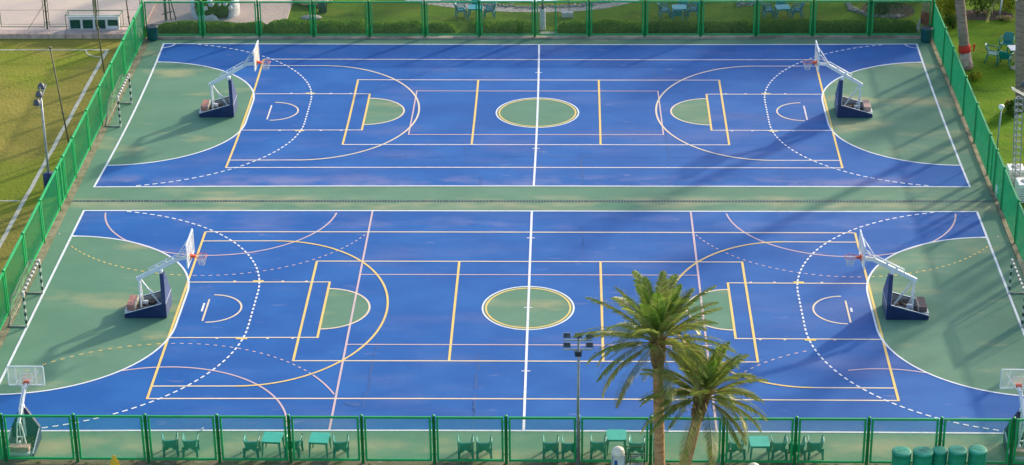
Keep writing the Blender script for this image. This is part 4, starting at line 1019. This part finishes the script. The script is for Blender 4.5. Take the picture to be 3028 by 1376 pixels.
# palms of the right garden: trunks in view, crowns above the frame
g='palms of the right hand garden'
a=at(2858,203,-.055); b=aty(2838,0,a.y); d=(b-a); top=a+d*(7.6/d.z)
pr_=palm(a,top,.27,.23,3.0,22,31,'grey palm trunk with a red band and whitewashed foot by the right fence',g,m='barkg',lw=.5,nl=46)
q=MB()
u=d.normalized(); q.tube([u*.05,u*.35,u*.6,u*.95],[.36,.34,.31,.30],14); q.build('whitewashed_foot','pinkstone',pr_)
q=MB(); q.tube([u*.96,u*1.1,u*1.35],[.33,.32,.30],14); q.tube([u*1.2+Vector((.3,0,0)),u*1.25+Vector((.52,-.05,.1)),u*1.05+Vector((.45,0,-.1))],[.03,.08,.02],6); q.build('red_band','redcloth',pr_)
a=at(3018,325,-.055); b=aty(3018,0,a.y); d=(b-a); top=a+d*(7.2/d.z)
p2=palm(a,top,.26,.24,3.0,22,32,'thick brown palm trunk at the right frame edge beside the cream parasol',g,m='barkg',lw=.5,nl=46)
PALMS=[(p2,(25.5,9.0),1.5,.85,'palm right of the frame, beyond the near court centre line'),
       (p2,(31.5,17.5),2.4,1.0,'palm right of the frame, behind the lattice tower'),(p2,(33,36.5),3.9,1.0,'palm right of the frame, near the far corner')]
for src,(x,y),rz,sc,lb in PALMS:
    instance(src,(x,y,-.055),rz,lb,g,sc)
# broadleaf trees outside the frame whose shade falls over the far courts
def tree(x,y,h,r_,lb,n=2600):
    t=empty('broad_tree',(x,y,-.055),0,lb,'tree','trees outside the frame')
    q=MB(); q.tube([(0,0,0),(.1,.05,h*.4),(.0,.1,h*.7)],[.28,.2,.12],8)
    for i in range(6): a=i*1.1; q.tube([(0.05,0,h*.4),(math.cos(a)*r_*.5,math.sin(a)*r_*.5,h*.75)],[.12,.03],5)
    q.build('trunk','wood',t); q=MB()
    for i in range(9):
        a=random.uniform(0,6.28); rr=random.uniform(.2,.75)*r_; clump(q,(math.cos(a)*rr,math.sin(a)*rr,h*random.uniform(.6,.95)),(r_*.4,r_*.4,h*.14),n//9,.16)
    q.build('crown','leafd',t)
tree(33.5,50,10.5,4.2,'broad tree beyond the side path, tallest of the group',3600)
tree(26,47,9.5,3.6,'broad tree beyond the rock bed',3200)
tree(40,47,10,4,'broad tree far right beyond the side path',3200)
tree(25,53,11,4.6,'wide broad tree beyond the garden, left of the tallest',3600)
tree(17,52,9.5,2.8,'broad tree beyond the garden, behind the middle table',2200)
tree(6,53,9.5,2.2,'broad tree beyond the garden, straight behind the lamp post',1500)
tree(-4,55,9.5,2.2,'broad tree beyond the gravel path',1500)
tree(-12,50,8,1.8,'small broad tree beyond the yellow parasol',1200)
tree(-34,47,6.0,2.0,'broad tree on the plaza behind the football field',1500)
# grass tufts along the near kerb
random.seed(9); q=MB()
def blades(q,x,y,z,n,h,sp_):
    for i in range(n):
        bx_=x+random.gauss(0,sp_); by=y+random.gauss(0,sp_*.5); hh=h*random.uniform(.5,1.2); a=random.uniform(0,6.28); w=.012; lx=random.gauss(0,.3)*hh; ly=random.gauss(0,.3)*hh
        q.poly([(bx_-w*math.cos(a),by-w*math.sin(a),z),(bx_+w*math.cos(a),by+w*math.sin(a),z),(bx_+lx,by+ly,z+hh)])
for i in range(260):
    x=random.uniform(-22,22); blades(q,x,random.uniform(-12.95,-12.62),-.06,26,.10,.10)
for i in range(60): blades(q,random.uniform(-22,22),-12.25+random.gauss(0,.12),.012,10,.07,.05)
tag(q.build('grass','grass'),'short tufted grass outside the near fence','grass',kind='stuff')
q=MB()
for i in range(500):
    y=random.uniform(-12,32); blades(q,random.choice((-21.6,21.62))+random.gauss(0,.08),y,-.06,8,.12,.06)
tag(q.build('grass','grass'),'rough grass growing along the outer fence feet','grass',kind='stuff')
# crushed items: tiny litter on the near line
for (px,py,lb) in ((599,1272,'white scrap lying on the near boundary line'),(1978,1273,'tiny white scrap on the near line by the palm')):
    a=at(px,py); q=MB(); q.box((0,0,.03),(.07,.06,.05),rz=.4); q.box((.02,.03,.07),(.04,.03,.03),rz=1); tag(q.build('litter','white',loc=(a.x,a.y,.02)),lb,'litter')
# ------------------------------------------------------------------ light
sd=Vector((.66,.72,.33)).normalized(); el=math.asin(sd.z); az=math.atan2(sd.x,sd.y)
w=bpy.data.worlds.new('World'); bpy.context.scene.world=w; w.use_nodes=True; nt=w.node_tree
sky=nt.nodes.new('ShaderNodeTexSky'); sky.sky_type='NISHITA'; sky.sun_disc=False; sky.sun_elevation=el; sky.sun_rotation=az; sky.air_density=1; sky.dust_density=2.0
nt.links.new(sky.outputs[0],nt.nodes['Background'].inputs[0]); nt.nodes['Background'].inputs[1].default_value=.15
sl=bpy.data.lights.new('sun','SUN'); sl.energy=2.5; sl.angle=R(2.0); sl.color=(1,.86,.64); so=bpy.data.objects.new('sun',sl); C.objects.link(so)
so.rotation_euler=(-sd).to_track_quat('-Z','Y').to_euler(); so.location=(40,40,30)
sc=bpy.context.scene; sc.view_settings.view_transform='Standard'; sc.view_settings.look='None'; sc.view_settings.gamma=1; sc.view_settings.exposure=1.08
sc.render.engine='CYCLES'; sc.cycles.max_bounces=6; sc.cycles.transparent_max_bounces=24
